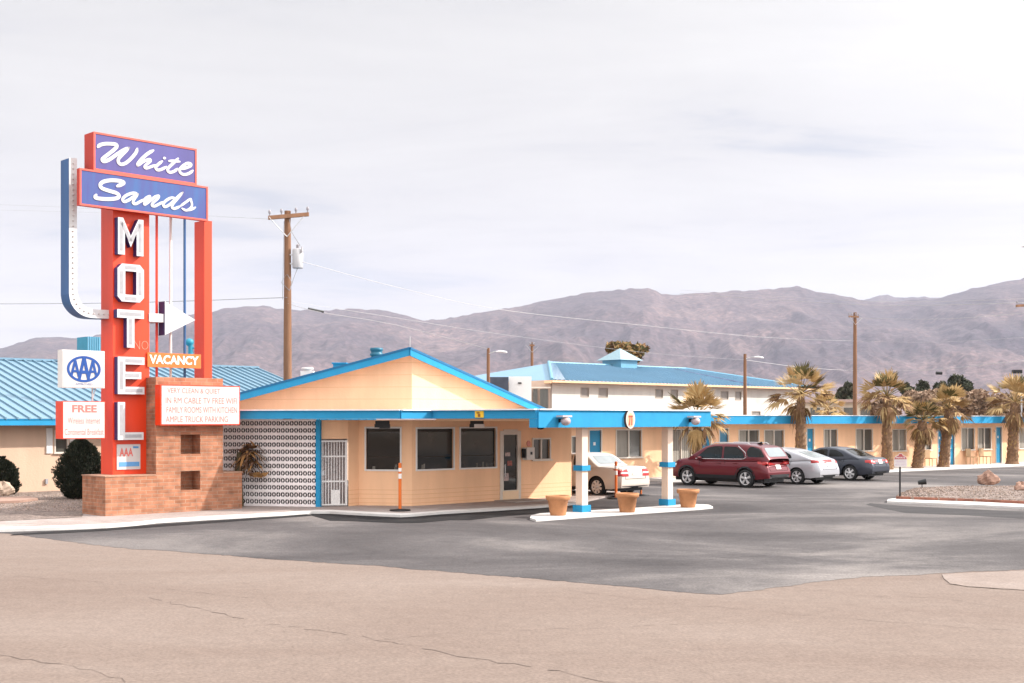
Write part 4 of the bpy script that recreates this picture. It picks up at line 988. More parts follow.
# left end: open stair bay, white box and dark louvre panel
x0 = 509; 
EF = Fr(TF(-ov, Dh*.0, 0)[:2], THT)
def facing(px0, px1, py0, py1, Y, th, m_, name, parent, mi=0):
    X0, _, Z1 = at(px0, py0, Y); X1, _, Z0 = at(px1, py1, Y); q = MB(); q.box(W3, X0, X1, Y, Y+th, Z0, Z1); return q.build(name, m_, parent)
facing(508.8, 531.5, 376.5, 430, 88.0, 3.0, mat('bright_white_stucco', (.86,.84,.82), .85, .05, 1), 'stair_tower', tb)
facing(518, 521.5, 382.3, 383.6, 87.9, .08, BLACK, 'wall_lamp', tb)
facing(531.6, 550.5, 381, 430, 90.5, .3, mat('tan_bay_wall', (.50,.37,.30), .9, .1, 1), 'bay_back_wall', tb)
bw_ = facing(533, 537.5, 389, 425, 90.3, .12, GLASSG, 'window', tb); facing(540, 548, 389, 425, 90.3, .12, GLASSG, 'window', tb)
facing(531.6, 551, 386.8, 388.2, 90.2, .1, WINDF, 'balcony_rail', tb)
facing(488, 508.5, 377, 430, 87.0, 2.0, mat('dark_slate_panel', (.06,.07,.10), .6, .3, 1), 'dark_louvre_panel', tb)

# ------------------------------------------------------------------ background low buildings
x0, _, z1 = at(800, 402.5, 120); x1, _, _ = at(868, 402.5, 120)
m = MB(); m.box(W3, x0, x1, 120, 132, 0, z1); h1 = thing('warehouse', 'low beige flat roofed building behind the motel wing, left of the tall pole', 'building', ((x0+x1)/2, 120, 0))
m.build('wall', CREAM, h1)
m = MB(); m.box(W3, x0-.5, x1+.5, 119.5, 132.5, z1+.002, z1+.3); m.build('roof', mat('dull_pink_roof', (.42,.30,.27), .8, .1, 1), h1)
m = MB()
for i in range(4): m.box(W3, x0+1+i*1.6, x0+1.9+i*1.6, 119.93, 119.998, z1-1.3, z1-.5)
m.build('window', GLASSG, h1)
x0, _, z1 = at(970, 404, 130); x1, _, _ = at(989, 404, 130)
h2 = thing('travel_trailer', 'small white trailer among the scrub behind the far palms', 'trailer', ((x0+x1)/2, 130, 0))
m = MB(); zz0 = at(969, 412, 130)[2]; m.extr(Fr((0,130),0), [(x0+1,0.8),(x1,0.8),(x1,z1-.2),(x1-.4,z1+.25),(x0+1.6,z1+.15),(x0+1,z1-.4)], 0, 2.6); m.build('body', CREAM, h2)
m = MB(); m.box(W3, x0+1.5, x0+2.2, 129.9, 129.99, z1-.9, z1-.3); m.box(W3, x1-.9, x1-.4, 129.9, 129.99, z1-.9, z1-.3); m.build('window', GLASS, h2)
m = MB(); m.lathe((x0+1.8,129.9,.4), [(.4,-.1),(.4,.1)], 16, 0, 'y'); m.build('wheel', RUBBER, h2)

# ------------------------------------------------------------------ VEGETATION
def clump(mb, c, rx, ry, rz, n, s, nm=3, rnd=random, shell=.45, up=0.0):
    for _ in range(n):
        while True:
            x, y, z = rnd.uniform(-1,1), rnd.uniform(-1,1), rnd.uniform(-1,1); q = x*x+y*y+z*z
            if shell < q < 1: break
        p = Vector((c[0]+x*rx, c[1]+y*ry, c[2]+z*rz)); a = Vector((rnd.gauss(0,1), rnd.gauss(0,1), rnd.gauss(0,1))).normalized(); b_ = a.cross(Vector((rnd.gauss(0,1), rnd.gauss(0,1), rnd.gauss(0,1)))).normalized()
        k = s*rnd.uniform(.5,1.3); mb.add([p-a*k, p+b_*k*.5, p+a*k, p-b_*k*.5], [(0,1,2,3)], rnd.randrange(nm))
JUN = [mat('juniper_dark', (.009,.014,.007), .9, .3, 5), mat('juniper_mid', (.015,.022,.010), .9, .3, 5), mat('juniper_brown', (.035,.032,.016), .9, .3, 5)]
def juniper(x, y, r, h_, label, seed):
    rnd = random.Random(seed)
    t = thing('juniper_bush', label, 'bush', (0,0,0), 0, 'dark clipped junipers by the left wall')
    m = MB(); m.tube([(0,0,0),(.03,0,h_*.6)], [.07,.03], 6); m.build('trunk', WOOD, t)
    m = MB()
    # rounded flame shape
    n = 15000
    for _ in range(n):
        tz = rnd.random()**.9; prof = sin(pi*min(1, tz*.94+.12))**.55*(1-.25*tz) if tz < .98 else .15
        a = rnd.random()*2*pi; rr = r*prof*(1+.14*sin(a*3+tz*9)+.10*sin(a*7-tz*23)+.06*sin(a*11+tz*31))*sqrt(rnd.uniform(.55,1.12))
        p = Vector((rr*cos(a), rr*sin(a), .05+tz*(h_-.05))); aa = Vector((cos(a)*.6, sin(a)*.6, rnd.uniform(.2,1.2))).normalized(); bb = aa.cross(Vector((rnd.gauss(0,1),rnd.gauss(0,1),rnd.gauss(0,1)))).normalized(); k = rnd.uniform(.02,.055)
        m.add([p-aa*k, p+bb*k*.45, p+aa*k*1.3, p-bb*k*.45], [(0,1,2,3)], rnd.choice((0,0,1,1,2)))
    prof = [(r*.78*sin(pi*min(1,i/12*.94+.12))**.55*(1-.25*i/12)*(1 if i<12 else .1), .05+i/12*(h_-.12)) for i in range(13)]
    m.lathe((0,0,0), prof, 20, 0)
    m.build('foliage', JUN, t); t.location = (x, y, .06)
x, y = gp(76, 501.5); juniper(x, y+.4, .76, 2.08, 'large dark rounded juniper bush just left of the brick sign base', 5)
x, y = gp(-1, 497.5); juniper(x, y+.3, .55, 1.30, 'dark juniper bush cut by the left edge of the picture', 6)

PALMM = [mat('palm_tan', (.36,.225,.09), .8, .25, 4), mat('palm_olive', (.10,.085,.028), .8, .25, 4), mat('palm_straw', (.46,.32,.15), .8, .2, 4), mat('palm_brown', (.19,.10,.045), .85, .2, 4)]
BARK = mat('shaggy_palm_bark', (.21,.12,.068), .95, .3, 9, .8, 14)
def fan(mb, hub, dirv, rnd, petl, R, mi, droop=.25):
    d_ = dirv.normalized(); side = d_.cross(Vector((0,0,1)))
    if side.length < .1: side = Vector((1,0,0))
    side.normalize(); up = side.cross(d_).normalized()
    roll = rnd.uniform(-.5,.5); side2 = side*cos(roll)+up*sin(roll)
    base = hub+d_*petl+Vector((0,0,-droop*petl*.3))
    mb.tube([hub, hub+d_*petl*.5, base], [.02,.016,.012], 4, mi, False, False)
    n = 15
    for i in range(n):
        a = radians(-66+132*i/(n-1)+rnd.uniform(-4,4)); v = (d_*cos(a)+side2*sin(a)).normalized()
        L = R*(1-.28*abs(a)/1.7)*rnd.uniform(.8,1.08)
        nrm = d_.cross(side2).normalized(); w = .042
        perp = v.cross(nrm).normalized()
        p1 = base+v*L*.55+Vector((0,0,-L*.05)); p2 = base+v*L+Vector((0,0,-L*droop*rnd.uniform(.6,1.6)))
        mb.add([base, p1-perp*w+nrm*.01, p2, p1+perp*w], [(0,1,2,3)], mi if rnd.random()<.8 else 2)
def palm(px, py, Y, ztop, cr, label, seed, tr=.26, lean=0.0, leany=0.0, nf=36, dead=6):
    rnd = random.Random(seed)
    x = (px-512)/FPX*Y
    t = thing('fan_palm', label, 'palm tree', (0,0,0), 0, 'fan palms in front of the motel wing')
    top = Vector((lean, leany, ztop))
    # trunk with leaf-base boots
    m = MB(); N = 26; n = 14; vs = []
    for i in range(N+1):
        s = i/N; c = Vector((lean*s, leany*s, ztop*s)); r = tr*.74*(1.22-.38*s)*(1+.35*max(0,.08-s)/.08)
        for j in range(n):
            q = r*(1+.14*((i+j) % 2)*1.0+rnd.uniform(-.10,.10)); a = 2*pi*j/n; vs.append(c+Vector((q*cos(a), q*sin(a), 0)))
    m.add(vs, [(i*n+j, i*n+(j+1) % n, (i+1)*n+(j+1) % n, (i+1)*n+j) for i in range(N) for j in range(n)], 0)
    for _ in range(260):
        s = rnd.random(); a = rnd.random()*2*pi; r = tr*.84*(1.22-.38*s); c = Vector((lean*s+r*cos(a), leany*s+r*sin(a), ztop*s)); o_ = Vector((cos(a), sin(a), 0)); w = Vector((-sin(a), cos(a), 0))*.035
        tip = c+o_*rnd.uniform(.03,.10)+Vector((0,0,rnd.uniform(.08,.2))); m.add([c-w, c+w, tip], [(0,1,2)], rnd.choice((0,0,1)))
    m.build('trunk', [BARK, PALMM[0]], t)
    m = MB()
    for i in range(nf):
        a = rnd.random()*2*pi; el = radians(82-104*((i+.5)/nf)**.9+rnd.uniform(-8,8)); dv = Vector((cos(a)*cos(el), sin(a)*cos(el), sin(el)))
        mi = rnd.choice((1,1,0,0,2)) if el > .3 else rnd.choice((0,0,2,2,3))
        fan(m, top+Vector((0,0,.05)), dv, rnd, cr*rnd.uniform(.40,.62), cr*rnd.uniform(.42,.58), mi, .08 if el > .3 else .28)
    m.build('crown', PALMM, t)
    if dead:
        m = MB()
        for i in range(dead):
            a = rnd.random()*2*pi; el = radians(rnd.uniform(-75,-35)); dv = Vector((cos(a)*cos(el), sin(a)*cos(el), sin(el)))
            fan(m, top+Vector((0,0,-.1)), dv, rnd, cr*.28, cr*.42, rnd.choice((0,3,3)), .6)
        m.build('dead_fronds', PALMM, t)
    t.location = (x, Y, 0.0); return t
def wy(px, d=-.55): u = WF.u(px, d); return WF(u, d, 0)[1]
Y = wy(697); palm(697, 0, Y, 2.75, 1.55, 'fan palm rising behind the right end of the blue canopy beam, above the maroon car', 21, tr=.24)
Y = wy(800); palm(800.5, 0, Y, H+(419-395)/FPX*Y, 1.65, 'fan palm behind the silver car, left of the tall wooden pole', 22, tr=.27)
Y = wy(887); palm(887, 0, Y, H+(419-397.5)/FPX*Y, 1.55, 'fan palm standing beside the tail of the dark grey sedan', 23, tr=.28)
Y = wy(917); palm(917, 0, Y, H+(419-428)/FPX*Y+.35, 1.25, 'short leaning palm with a brown drooping crown, third palm from the right', 24, tr=.30, lean=.30, nf=30, dead=26)
Y = wy(943); palm(943, 0, Y, H+(419-413)/FPX*Y+.2, 1.45, 'palm leaning right in front of the pair of blue doors', 25, tr=.29, lean=.32, nf=36, dead=20)
Y = wy(1012); palm(1012, 0, Y, H+(419-403)/FPX*Y, 1.75, 'thick trunked fan palm at the right edge of the picture', 26, tr=.33, lean=.15)
Y = 72; palm(827, 0, Y, H+(419-409)/FPX*Y, 1.2, 'smaller straw coloured palm just behind the roof, right of the palm by the silver car', 27, tr=.2, nf=26, dead=12)
# palm head behind the cupola
rnd = random.Random(31); 
def bigtree(px0, px1, py0, py1, Y, mats_, label, seed, trunk_to=0, n=900, s=.35, name='tree', cat='tree', group=None, lumps=7, shell=.2):
    rnd = random.Random(seed); x0, _, z1 = at(px0, py0, Y); x1, _, z0 = at(px1, py1, Y)
    cx = (x0+x1)/2; t = thing(name, label, cat, (0,0,0), 0, group)
    rx = (x1-x0)/2; rz = (z1-z0)/2
    m = MB(); m.tube([(0,0,0),(.1,0,z0+rz*.3),(0,.1,z0+rz)], [max(.1,rx*.07),max(.07,rx*.05),.04], 6)
    for k in range(6):
        a = rnd.random()*6.28; m.tube([(0,0,max(.3,z0*.8)),(cos(a)*rx*.6, sin(a)*rx*.6, z0+rz*rnd.uniform(.6,1.5))], [.06*rx+.02,.02], 5)
    m.build('trunk', WOOD, t)
    m = MB()
    for k in range(lumps):
        a = rnd.random()*6.28; q = rnd.uniform(.2,.62); c = (cos(a)*rx*q, sin(a)*rx*q, z0+rz*(1+rnd.uniform(-.45,.5)))
        clump(m, c, rx*rnd.uniform(.32,.5), rx*rnd.uniform(.32,.5), rz*rnd.uniform(.35,.55), n//lumps, s, len(mats_), rnd, shell)
    m.build('crown', mats_, t); t.location = (cx, Y, 0); return t
DG = [mat('tree_dark_green', (.03,.038,.022), .9, .3, 1), mat('tree_mid_green', (.055,.06,.035), .9, .3, 1), mat('tree_grey_green', (.085,.08,.055), .9, .3, 1)]
BR = [mat('scrub_tan', (.32,.215,.15), .9, .2, 1), mat('scrub_straw', (.40,.28,.20), .9, .2, 1), mat('scrub_brown', (.20,.13,.085), .9, .2, 1)]
bigtree(604, 651, 342, 366, 122, [PALMM[3], PALMM[1], PALMM[0]], 'brown bushy tree top showing behind the cupola', 41, n=2600, s=.40, lumps=9)
G = 'dark green trees far behind the motel wing'
for i, (a, b2, c, e, Y, lbl) in enumerate(((832,855,381,410,170,'small dark green tree left of the tall wooden pole'),(900,918,383,406,175,'smallest dark green tree top, above the palm with the brown crown'),(912,937,379,406,170,'dark green round tree left of the two far right green trees'),(932,953,380,404,180,'dark green tree between its two taller neighbours'),(945,974,373,404,175,'tallest dark green tree on the plain behind the palms'))):
    bigtree(a, b2, c, e, Y, DG, lbl, 50+i, n=2200, s=.32, group=G, lumps=9)
G = 'bare brown scrub trees behind the motel wing'
for i, (a, b2, c, e, Y, lbl) in enumerate(((858,910,392,420,134,'brown scrub bush just right of the tall wooden pole'),(896,944,390,420,128,'brown scrub bush above the short leaning palm'),(918,970,386,420,136,'straw coloured scrub bush below the green trees'),(945,990,389,420,127,'straw coloured scrub bush left of the white trailer'),(976,1022,391,420,126,'brown scrub bush right of the white trailer'),(1000,1050,389,420,132,'brown scrub bush at the right edge of the picture'))):
    bigtree(a, b2, c, e, Y, BR, lbl, 60+i, n=6500, s=.24, group=G, lumps=18, name='scrub_bush', cat='bush', shell=.05)
# distant scrub belt as one mass
m = MB(); rnd = random.Random(77)
for _ in range(9000):
    Y = rnd.uniform(160, 900); px = rnd.uniform(-40, 1064); x = (px-512)/FPX*Y; s = rnd.uniform(.4,1.3)
    a = rnd.random()*6; m.add([(x-s*cos(a), Y-s*sin(a), 0), (x+s*cos(a), Y+s*sin(a), 0), (x+s*.5*cos(a), Y, s*rnd.uniform(.6,1.3)), (x-s*.5*cos(a), Y, s*rnd.uniform(.6,1.3))], [(0,1,2,3)], rnd.randrange(3))
o = m.build('distant_scrub', [DG[2], BR[0], BR[2]], None, (0,0,0)); tag(o, 'low desert scrub covering the plain below the mountains', 'scrub', kind='stuff')

# dried agave behind the sign base
x, y = gp(236, 506.5); t = thing('dried_agave', 'withered brown agave drooping behind the right end of the brick sign base', 'plant', (0,0,0))
rnd = random.Random(9); m = MB(); m.tube([(-.05,.05,0),(-.1,.05,.9),(-.05,.05,1.6)], [.13,.12,.08], 8, 2)
for i in range(95):
    a = rnd.random()*2*pi; L = rnd.uniform(.35,.72); el = radians(rnd.uniform(-30,75)); o_ = Vector((cos(a),sin(a)*.7,0)); P = []
    c = Vector((rnd.uniform(.0,.42),.02,rnd.uniform(1.25,1.75)))
    for k in range(5):
        q = k/4; P.append(c+o_*L*q*cos(el*(1-q*.5))+Vector((0,0,L*(sin(el)*q-1.0*q*q*.7))))
    w = Vector((-sin(a),cos(a),0))*rnd.uniform(.04,.09)
    for k in range(4):
        w0 = w*(1-k/4.2); w1 = w*(1-(k+1)/4.2); m.add([P[k]-w0, P[k+1]-w1, P[k+1]+w1, P[k]+w0], [(0,1,2,3)], rnd.choice((0,1,1)))
for i in range(26):
    a = rnd.random()*2*pi; c = Vector((.35+.15*cos(a), .0, .95+.05*sin(a))); L = rnd.uniform(.15,.35)
    m.add([c, c+Vector((L,.05,rnd.uniform(-.03,.07))), c+Vector((L*.8,-.05,-.05))], [(0,1,2)], 0)
m.build('leaves', [mat('agave_tan', (.33,.17,.06), .8, .2, 4), mat('agave_brown', (.13,.065,.035), .85, .3, 4), mat('agave_stem', (.09,.07,.035), .9, .3, 6)], t); t.location = (-8.02, 36.98, .06)

# boulders
ROCK = mat('pink_sandstone', (.36,.22,.165), .95, .2, 3, .6, 8)
def boulder(px, py, w, h_, label, seed, zb=.08, mt=ROCK):
    x, y = gp(px, py); rnd = random.Random(seed); m = MB(); n, k = 16, 9; vs = []
    for i in range(k+1):
        ph_ = pi*i/k
        for j in range(n):
            a = 2*pi*j/n; q = 1+.26*sin(a*2+seed)*sin(ph_)+.16*sin(a*5+ph_*3+seed*2)+rnd.uniform(-.11,.11)
            sp_ = sin(ph_)**.6; vs.append((w/2*q*sp_*cos(a)*(1.15-.45*i/k), w*.4*q*sp_*sin(a)*(1.15-.4*i/k), h_*.5*(1-cos(ph_)*1.0)*(1+.16*sin(a*2+seed*1.7)+rnd.uniform(-.05,.05))))
    m.add(vs, [(i*n+j, i*n+(j+1) % n, (i+1)*n+(j+1) % n, (i+1)*n+j) for i in range(k) for j in range(n)], 0, False)
    o = m.build('boulder', mt, None, (0,0,0)); tag(o, label, 'boulder'); o.location = (x, y, zb); return o
boulder(988, 490.5, .72, .50, 'pink sandstone boulder on the gravel island, in the open', 3, .2)
boulder(1022, 498.5, .6, .36, 'low pink boulder cut by the right edge of the picture', 5, .16)
boulder(3, 499, .62, .42, 'pale boulder beside the left juniper', 8, .1, mat('pale_sandstone', (.40,.30,.23), .95, .15, 3, .5, 8))
rp = [gp(*p) for p in ((-30,507),(20,505),(38,502.5),(30,500.5),(-30,502))]
m = MB(); m.slab(rp, .0, .14); struct('bed_edging', m, mat('reddish_concrete_edging', (.33,.21,.165), .9, .15, 3))

# gravel island on the right
ik = [gp(*p) for p in ((887,503.2),(930,505),(980,507.2),(1024,509.2),(1100,513.5),(1100,508),(1024,505.0),(980,503),(930,501.4),(896,500.2),(888,501.2))]
m = MB(); m.slab(ik, -.01, .07); struct('island_kerb', m, KERBW)
ib = [gp(*p) for p in ((896,501),(930,502.4),(980,504.0),(1024,506.2),(1100,510.5))]
m = MB()
for a, b2 in zip(ib, ib[1:]):
    T = Fr(a, atan2(b2[1]-a[1], b2[0]-a[0])); m.box(T, 0, hypot(b2[0]-a[0], b2[1]-a[1]), 0, .12, .02, .15)
struct('brick_edging', m, BRICKR)
m = MB(); fr = [gp(897,501), gp(930,502.2), gp(980,503.8), gp(1024,506), gp(1100,510.3)]
bk = [(13.3,42.6),(14.6,44.5),(16.5,46),(19.5,46.5),(23,46)]
n = 16; rows_ = []
def isz(s, t): return .12+.16*sin(pi*min(1,t*1.0))*(min(1, s*4+.1))
for j in range(n+1):
    t_ = j/n; row = []
    for i in range(5):
        row.append((fr[i][0]*(1-t_)+bk[i][0]*t_, fr[i][1]*(1-t_)+bk[i][1]*t_))
    fine = []
    for i in range(4):
        for k in range(8): q = k/8; fine.append((row[i][0]*(1-q)+row[i+1][0]*q, row[i][1]*(1-q)+row[i+1][1]*q))
    fine.append(row[4]); rows_.append(fine)
W_ = len(rows_[0]); vs = [(x, y, .11+.17*sin(pi*j/n)**.6*min(1,i/6)+.02*vn(x*3,y*3)) for j, r_ in enumerate(rows_) for i, (x, y) in enumerate(r_)]
m.add(vs, [(j*W_+i, j*W_+i+1, (j+1)*W_+i+1, (j+1)*W_+i) for j in range(n) for i in range(W_-1)], 0, True); struct('gravel_island', m, GRAVM)
random.seed(5)
cells = [(vs[j*W_+i], vs[(j+1)*W_+i+1]) for j in range(n) for i in range(W_-1)]
def rp_():
    a, b2 = random.choice(cells); global _z; t_ = random.random(); s_ = random.random(); _z = (a[2]+b2[2])/2-.005
    return (a[0]*(1-t_)+b2[0]*t_, a[1]*(1-s_)+b2[1]*s_)
o = stones('gravel', rp_, 6000, STN, lambda x, y: _z, .015, .05); tag(o, 'pink and tan gravel covering the island on the right', 'gravel')

# small sign on black post
x, y = gp(900, 501); t = thing('notice_sign', 'small white notice with a red top on a black post at the island tip', 'sign', (0,0,0))
m = MB(); m.tube([(0,0,0),(0,0,1.35)], .03, 8); m.build('post', BLACK, t)
T = Fr((0,0), radians(8)); m = MB(); zc_ = 1.22
m.extr(T, [(-.19,zc_-.22),(.19,zc_-.22),(.22,zc_-.19),(.22,zc_+.02),(.19,zc_+.10),(.13,zc_+.15),(.07,zc_+.17),(.05,zc_+.22),(-.05,zc_+.22),(-.07,zc_+.17),(-.13,zc_+.15),(-.19,zc_+.10),(-.22,zc_+.02),(-.22,zc_-.19)], -.045, -.030); pn = m.build('panel', PANEL, t)
m = MB(); m.extr(T, [(-.205,zc_+.03),(.205,zc_+.03),(.18,zc_+.09),(.12,zc_+.135),(.06,zc_+.155),(.04,zc_+.205),(-.04,zc_+.205),(-.06,zc_+.155),(-.12,zc_+.135),(-.18,zc_+.09)], -.050, -.046); m.build('red_header', mat('faded_red_sign', (.30,.045,.05), .5, .1, 9), pn)
for tx, a0, a1, c0, c1, dd_, mm in (('PRIVATE',-.15,.15,.05,.11,-.052,WHITE),('PARKING',-.17,.17,-.08,-.01,-.0475,None),('MOTEL GUESTS',-.18,.18,-.17,-.11,-.0475,None)):
    m = MB(); put_text(m, T, tx, a0, a1, zc_+c0, zc_+c1, dd_, .005); m.build('lettering', mm or mat('mauve_ink', (.45,.32,.42), .6), pn)
t.location = (x, y, .1)
# black spotlight
x, y = gp(922, 497.5); t = thing('ground_spotlight', 'small black spotlight on a stake in the gravel island', 'lamp', (0,0,0))
m = MB(); m.tube([(0,0,0),(0,0,.26)], .015, 6); m.build('stake', BLACK, t); m = MB(); m.tube([(-.13,0,.30),(.12,-.04,.34)], [.07,.10], 12); m.build('lamp_head', BLACK, t); t.location = (x, y, .2)

# ------------------------------------------------------------------ UTILITY POLES AND WIRES
def tz(py, Y): return H+(YH-py)/FPX*Y
def pole(px, pyt, Y, label, arm=None, r=.14, group='wooden utility poles', lean=0):
    x = (px-512)/FPX*Y; zt_ = tz(pyt, Y)
    t = thing('utility_pole', label, 'utility pole', (x, Y, 0), 0, group)
    m = MB(); m.tube([(x+lean,Y,0),(x+lean*.5,Y,zt_*.5),(x,Y,zt_)], [r*1.2,r*1.1,r*.85], 12); m.build('pole', WOOD, t)
    if arm:
        (a0, a1, y0, y1) = arm; X0, X1 = (a0-512)/FPX*Y, (a1-512)/FPX*Y
        T = lambda u, d, z: (u, Y-.14+d+(u-x)*.5, z)
        m = MB(); z0, z1 = tz(y0, Y), tz(y1, Y)
        A = [(X0,z0-.07),(X1,z1-.07),(X1,z1+.07),(X0,z0+.07)]; m.extr(T, A, -.12, 0); ca = m.build('crossarm', WOOD, t)
        for q in (.03,.32,.68,.97):
            X = X0+(X1-X0)*q; z = z0+(z1-z0)*q; m = MB(); p = T(X, -.06, z+.07); m.lathe(p, [(.02,0),(.02,.08),(.055,.10),(.045,.14),(.055,.17),(.03,.22),(.001,.23)], 8); m.build('insulator', mat('pale_insulator', (.30,.28,.30), .3, .1, 5), ca)
        m = MB(); m.tube([T(x-.6,-.12,z0-.02+.05), (x, Y-.15, z0-.65)], .015, 5); m.tube([T(x+.6,-.12,z1-.1), (x, Y-.15, z0-.65)], .015, 5); m.build('arm_brace', STEEL, t)
    return t
YA = 47.0
pa = pole(287.6, 211, YA, 'tall wooden utility pole with a transformer behind the motel sign', (271,308,220,213.5), .14)
x = (287.6-512)/FPX*YA; xt = (298-512)/FPX*YA; zt_, zb_ = tz(249, YA), tz(268.5, YA)
m = MB(); m.lathe((xt, YA-.05, zb_), [(.001,0),(.19,0),(.2,.03),(.2,zt_-zb_-.05),(.15,zt_-zb_),(.001,zt_-zb_+.02)], 20); tr_ = m.build('transformer', mat('light_grey_tank', (.42,.41,.42), .45, .06, 4, spec=.5), pa)
m = MB(); m.lathe((xt, YA-.05, zt_+.0), [(.06,0),(.05,.05),(.07,.07),(.05,.1),(.07,.12),(.04,.17),(.001,.18)], 10); m.lathe((xt+.18, YA-.2, zt_-.15), [(.04,0),(.03,.2),(.001,.21)], 8); m.build('bushing', mat('grey_bushing', (.3,.28,.3), .4), tr_)
m = MB(); m.box(W3, x, xt-.15, YA-.08, YA-.02, zb_+.15, zb_+.2); m.box(W3, x, xt-.15, YA-.08, YA-.02, zt_-.25, zt_-.2); m.build('bracket', STEEL, pa)
m = MB(); m.tube([(xt+.1,YA-.1,zt_+.1),(x+.2,YA-.3,zt_+.6),(x+.1,YA-.15,tz(220,YA))], .012, 5); m.tube([(xt,YA-.1,zb_),(x+.25,YA-.15,zb_-.4),(x+.12,YA-.15,tz(290,YA))], .012, 5); m.tube([(x-.1,YA-.16,tz(222,YA)),(x-.16,YA-.16,tz(300,YA))], .012, 5)
for s in (-1,1): m.tube([(x+s*.02,YA-.15,tz(275,YA)),(x+s*.2,YA-.2,tz(283,YA)),(x+.1,YA-.15,tz(291,YA))], .01, 5)
m.build('pole_cable', WIRE, pa)
pole(488.3, 348, 76, 'short wooden pole with a street lamp behind the office gable', None, .105)
pole(532, 342, 118, 'thin wooden pole behind the white building roof', (529.5,534.5,345.5,345.5), .14)
pole(745, 354, 88, 'wooden pole with a lamp arm in front of the white building', None, .12)
pole(855, 312.5, 104, 'tall slim wooden utility pole behind the motel wing', (847,858.5,317,317), .16)
pole(1037, 296, 72, 'wooden utility pole beyond the right edge, only its crossarm in view', (1009,1050,307.5,303.5), .15)
def lamp_on_arm(px0, px1, py, Y, label, dark=False):
    x0, x1 = (px0-512)/FPX*Y, (px1-512)/FPX*Y; z = tz(py, Y)
    t = thing('street_lamp', label, 'street lamp', (x0, Y, z), 0, 'lamp heads on short arms')
    m = MB(); m.tube([(x0,Y,z-.1),((x0+x1)/2,Y-.05,z+.03),(x1,Y-.1,z)], .03, 6); m.build('arm', STEEL, t)
    m = MB(); s = (1 if x1 > x0 else -1); m.tube([(x1-s*.3,Y-.1,z+.02),(x1,Y-.1,z+.03),(x1+s*.30,Y-.12,z-.02),(x1+s*.38,Y-.12,z-.05)], [.04,.08,.07,.03], 10); m.build('lamp_head', BLACK if dark else mat('lamp_white', (.75,.72,.74), .4), t)
lamp_on_arm(489, 501, 352, 75.9, 'white street lamp head on the short pole behind the office gable')
lamp_on_arm(746, 758, 357.5, 87.9, 'white lamp head on the pole in front of the white building')
lamp_on_arm(1040, 1028, 246, 62, 'grey lamp head just entering the picture at the right edge, in the sky')
x, y, z = at(1021.5, 416, 100); t = thing('floodlight_pole', 'thin pole with a black floodlight head near the right edge, above the last palm', 'lamp post', (x, 100, 0))
m = MB(); m.tube([(x,100,0),(x,100,tz(372,100))], .06, 6); m.build('pole', STEEL, t)
m = MB(); m.box(W3, x-.75, x-.05, 99.7, 100.1, tz(373.5,100), tz(370,100)); m.build('lamp_head', BLACK, t)
def wire(pts, label, r=.016, mt=WIRE):
    """pts: (px,py,Y) control points of a sagging line"""
    P = catmull([at(*p) for p in pts], 10); m = MB(); m.tube(P, r*(1.5 if mt is WIREL and pts[0][0] > 300 else 1), 5); o = m.build('overhead_wire', mt); tag(o, label, 'wire', 'overhead wires'); return P
YA2 = YA-.15
wire([(-60,304,60),(110,303,52),(287,297.5,YA2)], 'overhead wire crossing the sky left of the sign to the transformer pole', .014)
wire([(-60,203,62),(60,207,58),(273,219.5,YA2)], 'upper overhead wire at far left, level with the second sign cabinet', 0.0044, WIREL)
wire([(-60,209,70),(60,211.5,60),(277,219,YA2)], 'second upper overhead wire at far left just below the first', 0.0039, WIREL)
wire([(288,301,YA2),(400,318.5,57),(500,334,66),(640,352,80),(745,360,88)], 'overhead wire running from the transformer pole to the lamp pole', 0.0066, WIREL)
wire([(303,262,YA2),(400,288,58),(500,309.5,68),(630,324,84),(760,337,97),(855,341,104)], 'long pale overhead wire from the transformer across the mountains to the tall slim pole', 0.0083, WIREL)
wire([(288,303.5,YA2),(322,312.5,50.5),(400,326,60),(488.3,349,76)], 'dark overhead wire with a black splice dropping behind the office gable', .012)
a = Vector(at(308.5,308.6,50)); b2 = Vector(at(323.5,311.8,50.5)); m = MB(); m.tube([a, b2], .045, 8); tag(m.build('wire_splice', BLACK), 'black tubular splice on the wire right of the transformer pole', 'cable splice')
wire([(855,318,104),(940,319,88),(1037,312,72)], 'lower overhead wire from the crossarm of the tall slim pole to the right edge', 0.0077, WIREL)
wire([(680,293.5,150),(764,299,125),(855,304.5,104),(940,305,90),(1037,302,72)], 'pale wire along the ridge line, passing above the tall slim pole', 0.0099, WIREL)
wire([(680,290,150),(764,295.5,125),(855,301,104),(940,301.5,90),(1037,298,72)], 'topmost pale wire along the ridge line above the tall slim pole', 0.0072, WIREL)
wire([(745,360,88),(800,367,96),(855,370.5,104),(930,370,95),(1010,362,84),(1060,358,80)], 'bright low wire from the lamp pole past the tall slim pole to the right edge', 0.0110, WIREL)
wire([(855,341,104),(940,342,96),(1060,335,86)], 'faint middle wire from the tall slim pole to the right edge', 0.0066, WIREL)
m = MB(); a = Vector(at(936,373.0,93)); b2 = Vector(at(942,373.2,93)); m.tube([a,b2], .12, 8); tag(m.build('wire_splice', BLACK), 'small black splice hanging on the low wire above the far palms', 'cable splice')

